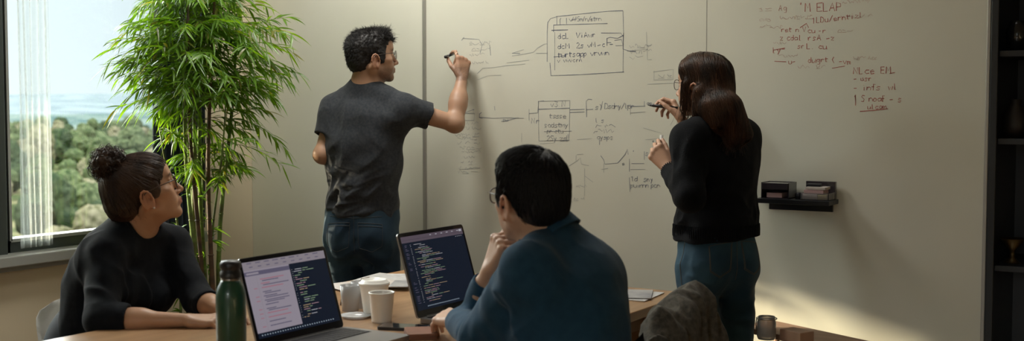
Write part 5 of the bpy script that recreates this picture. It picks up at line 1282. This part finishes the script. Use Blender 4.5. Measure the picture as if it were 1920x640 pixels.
    # wisps at the nape
    paths = []; k = np.linspace(0, 1, 12)
    for i in range(60):
        s_ = F.o+F.R@A3([r.uniform(-.05,.06), -.055+r.uniform(-.03,.04), -.055])*F.k; d_ = nrm(F.R@A3([r.normal()*.3, .15+r.normal()*.2, -1])); L_ = r.uniform(.01, .035); paths.append(s_+np.outer(k*L_, d_)+np.outer(.0025*np.sin(k*9+i), F.R[:, 1]))
    V, Fc = ribbons(np.array(paths), np.linspace(.0006, .0002, 12)); link('nape_wisps', fastmesh('nape_wisps', V, Fc), Mh, ho)
    glasses(F, root, M_frame, M_lens, (.0265,.0215), .006, .106, 3.0, .0018)
    bm = bmesh.new(); bmesh.ops.create_icosphere(bm, subdivisions=2, radius=.0035, matrix=Matrix.Translation(F(.083,.007,-.048))); obj('earring', bm, mat('pearl', (.7,.66,.6), .2, coat=.5), root, True)
    chair(P[0]+.07, P[1]+.04, math.radians(-5), 'pale grey plastic chair the woman in black sits on by the window', M_shellw, M_alu, top=.76, bw=.17)
    return H
def nrm_rows(v): return v/np.maximum(np.linalg.norm(v, axis=-1, keepdims=True), 1e-9)
seated_woman()

# ================================================================= seated man with his back to us
def seated_man():
    H = dict(head=Frame(at(995,374,3.10), 154, -3, 0, 1.03), neck=at(1030,458,3.10), SL=at(992,512,2.95), SR=at(1118,515,3.20),
             EL=at(902,632,3.12), WL=at(856,600,3.36), ER=at(893,604,3.38), WR=at(918,508,3.27), P=at(1088,850,3.10), paz=166,
             dims=(.36,.25,.32,.24,.35,.26), nr=.057, arm=1.0, face=dict(stubble=.25, femb=0, lips=(.80,.50,.46)), slouch=.035)
    P = H['P']; P[2] = .565; seated_legs(H, 172)
    chin = H['head'](.0,.075,-.10)
    H['hands'] = [dict(side='L', W=H['WL'], D=nrm(-RV*.50+FV*.85-UP*.05), N=nrm(UP*.9-FV*.1-RV*.35), curls=((.4,.5,.35),(.45,.5,.35),(.5,.55,.35),(.5,.55,.35)), thumb=(.8,.5,-.35), k=.98),
                  dict(side='R', W=H['WR'], D=nrm(RV*.30+UP*.92-FV*.18), N=nrm(-RV*.75-FV*.45+UP*.2), curls=((1.1,1.0,.5),(1.25,1.1,.6),(1.3,1.1,.6),(1.3,1.1,.6)), thumb=(.9,.35,-.25), tb=(0,.2,.2), k=.98)]
    root = empty('person', (P[0], P[1], 0)); tag(root, 'seated man in dark blue collared shirt, chin on hand, seen from behind', 'person')
    build_body(H, root, skinmat('skin_light', (.56,.345,.235)))
    S = Shape(); torso(S, H, .012); N_, up, fw, rt = H['neck'], H['up'], H['fw'], H['rt']; S.i(plane((0,0,.44), -UP), .003)
    for s_, fr in (('L', .93), ('R', .82)):
        a, e, w_ = [np.asarray(H[q+s_]) for q in 'SEW']; b = e+(w_-e)*fr; d = nrm(b-e)
        S.u(cone(a, e, .064, .056), .035); S.u(tcone(e, b, .054, .040), .02); S.s(tcone(b-d*.02, b+d*.01, .030, .033, True, False), .002)
    S.s(ell(N_+up*.065+fw*.055, (.070,.080,.066), H['R']), .006)
    c = lambda x, y, t=3.0: at(x, y, t)
    S.disp = foldfn([(c(930,590,3.0), .07, RV*.7-UP*.7, 15, .010), (c(960,555,2.95), .08, RV*.8+UP*.3, 12, .008), (c(880,630,3.1), .06, RV*.3+UP, 18, .008), (c(900,560,3.35), .06, RV*.9+UP*.3, 18, .007), (c(1000,600,2.95), .10, RV*.6+UP*.8, 10, .009),
                     (c(1080,540,3.05), .14, RV*.9+UP*.3, 6, .006), (c(1140,600,3.1), .12, RV*.2+UP, 7, .007), (c(1050,620,3.0), .12, RV*.8+UP*.5, 8, .007), (c(1000,470,2.95), .05, RV*.6-UP*.5, 14, .004)], .0025, 6)
    Mb = mat('blue_brushed_cotton', c=(.014,.050,.092), rough=.85, spec=.15, c2=(.019,.062,.112), scale=40, bump=.2, bscale=420, sheen=.08)
    sh_ = solid('shirt', S, Mb, root, h=.0045)
    # standing collar folded over
    K = Shape(); n_ax = nrm(up+fw*.50)
    o = N_+up*.022-fw*.004
    Kf = (lambda Q: shell_ring(Q, o, n_ax, rt, .064, .070, .030, .0035)); K.ops.append(('u', (Kf, np.asarray(o, f32), .12), .002))
    kb = solid('collar', K, Mb, sh_, h=.003, lo=o-.13, hi=o+.13)
    proj_lines('shoulder_seam', S, [[H['SL']+up*.08-fw*.02, H['SL']+up*.02-rt*.012-fw*.07, H['SL']-up*.06-fw*.08+rt*.03]], .0014, Mb, sh_)
    jeans(H, root, denimmat('black_denim', (.008,.009,.012), (.016,.018,.022)), .1, .008, ())
    for s_ in 'LR': shoe(H, s_, root, M_shoe, M_sole)
    F = H['head']; Hs = Shape()
    Hs.u(F.ell((0,-.016,.044), (.083,.104,.086)), .01); Hs.u(F.ell((0,.028,.086), (.068,.066,.044)), .025); Hs.u(F.ell((0,-.052,-.006), (.070,.060,.070)), .02)
    for q in (-1, 1): Hs.u(F.ell((q*.069,.026,.004), (.011,.018,.032)), .012)
    Hs.s(F.ell((0,.128,-.008), (.092,.068,.088)), .006)
    for q in (-1, 1): Hs.s(F.ell((q*.090,-.004,-.030), (.030,.021,.034)), .004)
    Hs.i(plane(F(0,-.06,-.070), -F.R[:, 2]+F.R[:, 1]*.3), .012); Hs.s(F.ell((0,.03,-.088), (.09,.078,.05)), .01)
    Mh = hairmat('black_straight_hair', (.005,.005,.006), (.010,.010,.012), .5); base = Hs.copy(); crown = F(.012,-.055,.115)
    Hs.disp = lambda Q: .0012*noise(Q*120)
    ho = solid('hair', Hs, Mh, root, h=.003)
    r = np.random.default_rng(5); n = 5200; d = r.normal(size=(n, 3)); d /= np.linalg.norm(d, axis=1, keepdims=True)
    R0 = base.project(F.o+(d*A3([.08,.10,.085])+A3([0,-.01,.04]))@F.R.T, 0, 5); L0 = F.local(R0); ok = (L0[:, 2] > -.055) & ~((L0[:, 1] > .066) & (L0[:, 2] < .06))
    for q in (-1, 1): ok &= np.linalg.norm(L0-A3([q*.083,-.005,-.024]), axis=1) > .036
    R0 = R0[ok]; lz = F.local(R0)[:, 2]
    P_ = flow(base, R0, lambda Pq, t: nrm_rows(Pq-crown)-UP*.35, 7, .0052*np.clip(.55+5*(lz+.03), .35, 1.0), .0006, .0045, .16, 4)
    V, Fc = ribbons(P_, np.array([.0009,.0010,.0010,.0010,.0009,.0007,.0005,.0002])); link('hair_strands', fastmesh('hair_strands', V, Fc), Mh, ho)
    glasses(F, root, M_frame, M_lens, (.027,.020), .010, .107, 3.0, .0019)
    return H
def shell_ring(Q, o, ax, rt, r0, r1, h, th):
    """flared band around an axis, open at the front, with the outer fall of a shirt collar"""
    fwd = np.cross(ax, rt); q = Q-o.astype(f32); z = q@ax.astype(f32); x = q@nrm(rt).astype(f32); y = q@nrm(fwd).astype(f32)
    rad = np.hypot(x*1.0, y*.92); R_in = r0+.10*(h-np.abs(z))*0+(-z)*.18; a = np.abs(rad-R_in)-th; inner = np.maximum(a, np.abs(z)-h)
    R_out = r1+(h-z)*.30; b = np.maximum(np.abs(rad-R_out)-th, np.maximum(z-h, -z-h*.35)); top = np.sqrt(np.maximum(rad-(r0+r1)/2-.002, 0)**2*0+(np.abs(rad-(r0+r1)/2)-.004).clip(0)**2+(z-h+.002)**2)-.004
    d = np.minimum(np.minimum(inner, b), top); ang = y-.62*r0   # open front
    return np.maximum(d, y-.050+np.abs(x)*-.0)
seated_man()
chair(-1.44, 2.66, math.radians(166), 'charcoal chair the man in the blue shirt sits on', M_chd, M_blk, top=.80)

# ================================================================= standing woman at the board
def standing_woman():
    H = dict(head=Frame(at(1320,163,4.40), 171, 0, 0, .98), neck=at(1346,226,4.42), SL=at(1294,264,4.28), SR=at(1388,256,4.50),
             EL=at(1291,368,4.20), WL=at(1254,315,4.38), ER=at(1345,330,4.70), WR=at(1281,228,4.72), P=at(1342,480,4.40), paz=152, female=True,
             dims=(.28,.20,.25,.19,.30,.22), nr=.045, arm=.85, face=dict(lips=(.78,.42,.40)))
    P = H['P']; f = azv(152); rp = nrm(np.cross(f, UP))
    H['HL'] = P-rp*.085-UP*.05; H['HR'] = P+rp*.085-UP*.05
    H['KL'] = A3([*at(1314,600,4.36)[:2], .47]); H['KR'] = A3([*at(1383,600,4.43)[:2], .47]); H['AL'] = A3([*(at(1318,640,4.40))[:2], .08]); H['AR'] = A3([*(at(1392,640,4.46))[:2], .08]); H['toeL'] = azv(160); H['toeR'] = azv(140)
    H['hands'] = [dict(side='R', W=H['WR'], D=nrm(-RV*.34+UP*.78+FV*.50), N=nrm(RV*.80+UP*.35-FV*.15), curls=((.75,.85,.35),(.95,.9,.5),(1.15,1.0,.6),(1.25,1.05,.6)), thumb=(.85,.45,-.40), tb=(0,.25,.25), k=.93),
                  dict(side='L', W=H['WL'], D=nrm(-RV*.55+UP*.70+FV*.35), N=nrm(-RV*.35-FV*.75+UP*.15), curls=((.8,.8,.5),(.95,.9,.5),(1.05,.95,.5),(1.1,1.0,.5)), thumb=(.95,.35,-.30), tb=(0,.15,.1), k=.93)]
    root = empty('person', (P[0], P[1], 0)); tag(root, 'standing woman with long dark hair, black sweater and blue jeans, writing on the board', 'person')
    build_body(H, root, skinmat('skin_fair', (.50,.295,.195)))
    S = Shape(); torso(S, H, .011, breasts=1); N_, up, fw, rt = H['neck'], H['up'], H['fw'], H['rt']; hem = at(1335,447,4.35)[2]
    Rp = np.stack([rp, f, UP], 1); S.u(ell(P+UP*.10, (.160,.128,.14), Rp), .05); S.i(plane(A3([P[0],P[1],hem]), -UP+rp*.06), .004)
    for s_, fr in (('L', .90), ('R', .90)):
        a, e, w_ = [np.asarray(H[q+s_]) for q in 'SEW']; b = e+(w_-e)*fr; d = nrm(b-e)
        S.u(cone(a, e, .052, .050), .04); S.u(tcone(e, b, .050, .035), .02); S.s(tcone(b-d*.02, b+d*.01, .026, .029, True, False), .002)
    S.s(ell(N_+up*.055+fw*.03, (.075,.075,.050), H['R']), .006)
    c = lambda x, y, t=4.3: at(x, y, t)
    S.disp = foldfn([(c(1290,410,4.3), .09, RV*.9+UP*.3, 14, .010), (c(1350,400,4.3), .12, RV*.9-UP*.2, 11, .008), (c(1400,400,4.4), .07, RV*.6+UP*.6, 15, .008), (c(1292,350,4.2), .06, RV*.7+UP*.6, 16, .008), (c(1330,330,4.25), .12, RV*.3+UP*.9, 8, .008), (c(1285,300,4.2), .08, UP, 12, .007), (c(1400,300,4.45), .08, RV*.2+UP, 12, .007), (c(1270,345,4.3), .05, UP*.9-RV*.5, 18, .006)], .0025, 6)
    Mk = knitmat('black_knit', (.0035,.004,.0055), (.006,.007,.009), 300, .5, .02)
    sw = solid('sweater', S, Mk, root, h=.0045)
    # ribbed hem and cuffs
    L = []; ctr = A3([P[0], P[1], hem+.028])
    for zz_ in (0,):
        ringp = ring_on(S, ctr, UP, 130, .3); ringq = ring_on(S, ctr+UP*.022, UP, 130, .3)
    vert = np.stack([ringp-UP*.022, ringp, ringq], 1); V, Fc = ribbons(vert, np.array([.0022, .0026, .0016]), 5); link('ribbed_hem', fastmesh('ribbed_hem', V, Fc), Mk, sw)
    for s_ in 'LR':
        e, w_ = np.asarray(H['E'+s_]), np.asarray(H['W'+s_]); d = nrm(w_-e); b = e+(w_-e)*.89; n = 30; u_ = nrm(np.cross(d, UP)); v_ = np.cross(d, u_); th = np.linspace(0, 2*PI, n, endpoint=False)
        rg = b+np.outer(np.cos(th), u_)*.0365+np.outer(np.sin(th), v_)*.0365; vert = np.stack([rg-d*.04, rg-d*.01, rg+d*.004], 1); V, Fc = ribbons(vert, np.array([.002,.0028,.0024]), 5); link('ribbed_cuff', fastmesh('ribbed_cuff', V, Fc), Mk, sw)
    Jd = denimmat('blue_denim', (.012,.040,.068), (.040,.095,.135))
    jf = [(c(1300,500), .08, RV*.95-UP*.2, 14, .005), (c(1375,500,4.4), .08, RV*.95+UP*.2, 14, .005), (c(1342,520), .05, RV*.4+UP, 18, .004), (c(1310,590,4.35), .08, RV, 18, .006), (c(1385,590,4.4), .08, RV, 18, .006), (c(1310,520), .06, RV, 20, .004)]
    je = jeans(H, root, Jd, .16, .004, jf, knee=.055, ank=.040, thigh=.078); J = H['J']; thr = mat('tan_thread', (.10,.085,.065), .7); L = []
    for q in (-1, 1):
        o = P+rp*q*.080-f*.13+UP*.01; w_ = .058
        L += [[o-rp*w_+UP*.055, o+rp*w_+UP*.055], [o-rp*w_+UP*.055, o-rp*w_*.85-UP*.050, o-UP*.075, o+rp*w_*.85-UP*.050, o+rp*w_+UP*.055], [o-rp*w_*.93+UP*.05, o-rp*w_*.78-UP*.046, o-UP*.070, o+rp*w_*.78-UP*.046, o+rp*w_*.93+UP*.05]]
    L += [[P-f*.14+UP*.13, P-f*.14-UP*.09]]
    for q, kk in ((-1, 'L'), (1, 'R')): L += [[P+rp*q*.19+UP*.08-f*.01, H['H'+kk]+rp*q*.10-UP*.08, H['K'+kk]+rp*q*.06+UP*.05]]
    proj_lines('stitching', J, L, .0011, thr, je)
    for s_ in 'LR': shoe(H, s_, root, M_shoe, M_sole)
    # long hair: mass over the skull falling to the shoulder blades
    F = H['head']; Hs = Shape(); back = -azv(171); sd = nrm(np.cross(azv(171), UP))
    Hs.u(F.ell((0,-.014,.040), (.078,.099,.086)), .01); Hs.u(F.ell((0,.020,.070), (.072,.072,.056)), .02); Hs.u(F.ell((0,-.045,-.030), (.076,.060,.085)), .03)
    tail = at(1372,262,4.30); mid = at(1352,205,4.30)
    Hs.u(cone(F(0,-.048,-.02), mid, .058, .050), .03); Hs.u(cone(mid, tail, .050, .036), .03); Hs.u(cone(mid+RV*.03, tail+RV*.045-UP*-.02, .045, .026), .03); Hs.u(cone(mid-RV*.035, at(1345,232,4.27), .045, .022), .03)
    Hs.u(cone(F(-.078,.030,.01), F(-.080,.040,-.085), .013, .008), .015); Hs.u(cone(F(-.080,-.03,-.02), F(-.085,-.020,-.12), .020, .010), .02); Hs.u(cone(F(.078,.03,.01), F(.08,.04,-.13), .02, .012), .02)
    Hs.s(F.ell((0,.130,-.010), (.082,.070,.095)), .006); Hs.s(F.ell((-.090,.002,-.022), (.026,.017,.031)), .005)
    Mh = hairmat('dark_brown_hair', (.016,.009,.006), (.085,.038,.018), .36); base = Hs.copy()
    Hs.disp = lambda Q: .004*noise((Q*A3([110,110,9], f32)))+.003*noise(Q*A3([45,45,5], f32))
    ho = solid('hair', Hs, Mh, root, h=.0035)
    r = np.random.default_rng(15); n = 4200; d = r.normal(size=(n, 3)); d[:, 2] = np.abs(d[:, 2])*1.1-.15; d /= np.linalg.norm(d, axis=1, keepdims=True)
    R0 = base.project(F.o+(d*A3([.08,.10,.09])+A3([0,-.01,.04]))@F.R.T, 0, 5); L0 = F.local(R0); ok = ~((L0[:, 1] > .068) & (L0[:, 2] < .05)) & (L0[:, 2] > -.02); ok &= np.linalg.norm(L0-A3([-.083,.002,-.02]), axis=1) > .024; R0 = R0[ok]; L0 = L0[ok]
    sx = np.sign(L0[:, 0]+.003*noise(R0*30))
    part = (sx[:, None]*F.R[:, 0][None])
    def fl(Pq, t):
        Lq = F.local(Pq); topk = np.clip((Lq[:, 2]-.06)/.06, 0, 1)[:, None]; return part*topk*.9-F.R[:, 1][None]*(.25+.35*topk)-UP*(1.0-.7*topk)
    def fl2(Pq, t): return fl(Pq, t)+.18*np.stack([noise(Pq*18), noise(Pq*18+5), noise(Pq*18+9)*0], -1)
    P_ = flow(base, R0, fl2, 26, .0125*r.uniform(.75, 1.12, len(R0)), .0008, .006, .07, 6)
    # below the mass strands simply hang
    for i in range(1, P_.shape[1]):
        m = P_[:, i, 2] > P_[:, i-1, 2]-.003; m &= F.local(P_[:, i])[:, 2] < .02; P_[m, i:] = P_[m, i-1][:, None]-UP*.006*np.arange(1, P_.shape[1]-i+1)[None, :, None]
    V, Fc = ribbons(P_, np.concatenate([np.full(20, .0009), np.linspace(.0009, .0003, 7)])); link('hair_strands', fastmesh('hair_strands', V, Fc), Mh, ho)
    paths = []; k = np.linspace(0, 1, 14)
    for i in range(90):   # loose strands beside the ear and flyaways
        s_ = F(-.084+r.uniform(-.004,.004), r.uniform(.005,.045), r.uniform(-.02,.02)); L_ = r.uniform(.10, .20)
        paths.append(s_-np.outer(k*L_, UP)+np.outer(k**2*.02*r.normal(), F.R[:, 1])+np.outer(.004*np.sin(k*6+i), F.R[:, 0]))
    for i in range(60):
        s_ = tail+RV*r.uniform(-1,1)*.03+UP*r.uniform(.0,.04)-FV*.03; paths.append(s_-np.outer(k*r.uniform(.03,.09), UP)+np.outer(k*r.normal()*.02, RV))
    V, Fc = ribbons(np.array(paths), np.linspace(.0009, .0003, 14)); link('loose_strands', fastmesh('loose_strands', V, Fc), Mh, ho)
    glasses(F, root, M_wire, M_lens, (.025,.019), .008, .104, 2.4, .0012)
    w_ = np.asarray(H['WL']); e = np.asarray(H['EL']); d = nrm(w_-e); u_ = nrm(np.cross(d, UP)); v_ = np.cross(d, u_)
    bm = bmesh.new(); tube(bm, [w_-d*.012+u_*math.cos(a)*.027+v_*math.sin(a)*.025 for a in np.linspace(0, 2*PI, 30)], .0018, 6, caps=False); obj('bracelet', bm, M_steel, root, True)
    return H
Hw = standing_woman()
tp = Hw['tips']['R']; g0 = (tp[0][0]+tp[1][0]+tp[4][0])/3
mdir = nrm(RV*.86-UP*.10-FV*.42); marker(g0-mdir*.040, mdir, .125, 'black marker in the raised hand of the standing woman', M_mk, M_mk, False)
tp = Hw['tips']['L']; g1 = (tp[0][0]+tp[4][0])/2; marker(g1-UP*.05-RV*.01, UP+RV*.1+FV*.1, .075, 'white marker held upright in the lowered hand of the standing woman', M_mkw, M_mkw, False)

# ================================================================= chair with a jacket over its back
cx_, cy_ = -1.665, 3.21
chair(cx_, cy_, PI, 'charcoal chair with a grey jacket over its back at the end of the table', M_chd, M_blk, top=.77)
def jacket():
    S = Shape(); x0 = cx_+.245; DZ = .10
    prof = [(.905, .13), (.86, .18), (.78, .225), (.68, .25), (.58, .265), (.46, .27)]
    for (z0, w0), (z1, w1) in zip(prof, prof[1:]):
        S.u(rbox((x0+.012+.05*(.9-z0)*.4, cy_+.10*(z0-.46), (z0+z1)/2-DZ), ((.030+.05*(.9-z0)), (w0+w1)/2, (z0-z1)/2+.03), .028), .05)
    S.u(cone((x0, cy_+.13, .925-DZ), (x0, cy_+.02, .905-DZ), .034, .036), .05); S.u(cone((x0, cy_+.02, .905-DZ), (x0+.01, cy_-.16, .80-DZ), .036, .04), .05); S.u(cone((x0+.01, cy_-.16, .80-DZ), (x0+.015, cy_-.24, .66-DZ), .04, .045), .05); S.u(cone((x0, cy_+.13, .925-DZ), (x0+.01, cy_+.20, .80-DZ), .034, .04), .04)
    S.u(cone((x0+.03, cy_-.19, .74-DZ), (x0+.05, cy_-.27, .50-DZ), .055, .05), .03)                       # hanging sleeve
    S.s(rbox((x0-.06, cy_, .60-DZ), (.045, .21, .215), .01), .02)
    S.disp = lambda P: .014*(1-2.4*np.abs(noise(P*A3([9, 13, 2.0], f32)+2)))+.006*(1-2.4*np.abs(noise(P*A3([14, 28, 4], f32)+7)))+.002*noise(P*14)
    Mj = mat('grey_melange_wool', c=(.055,.050,.041), rough=.95, spec=.15, c2=(.105,.094,.076), scale=70, detail=8, bump=.5, bscale=260, sheen=.08)
    j = empty('jacket', (x0, cy_, .36)); tag(j, 'grey-brown wool jacket draped over the chair back in the foreground right', 'jacket')
    body = solid('jacket_body', S, Mj, j, h=.0055, lo=A3([x0-.2, cy_-.45, .36]))
    K = Shape(); K.u(cone((x0+.035, cy_-.05, .87-DZ), (x0+.035, cy_+.11, .915-DZ), .020, .022), .01); K.u(cone((x0+.045, cy_-.05, .86-DZ), (x0+.055, cy_+.02, .82-DZ), .014, .010), .02); K.u(cone((x0+.045, cy_+.11, .905-DZ), (x0+.055, cy_+.04, .83-DZ), .014, .010), .02); K.disp = lambda P: .003*noise(P*40); solid('collar', K, Mj, j, h=.004)
jacket()
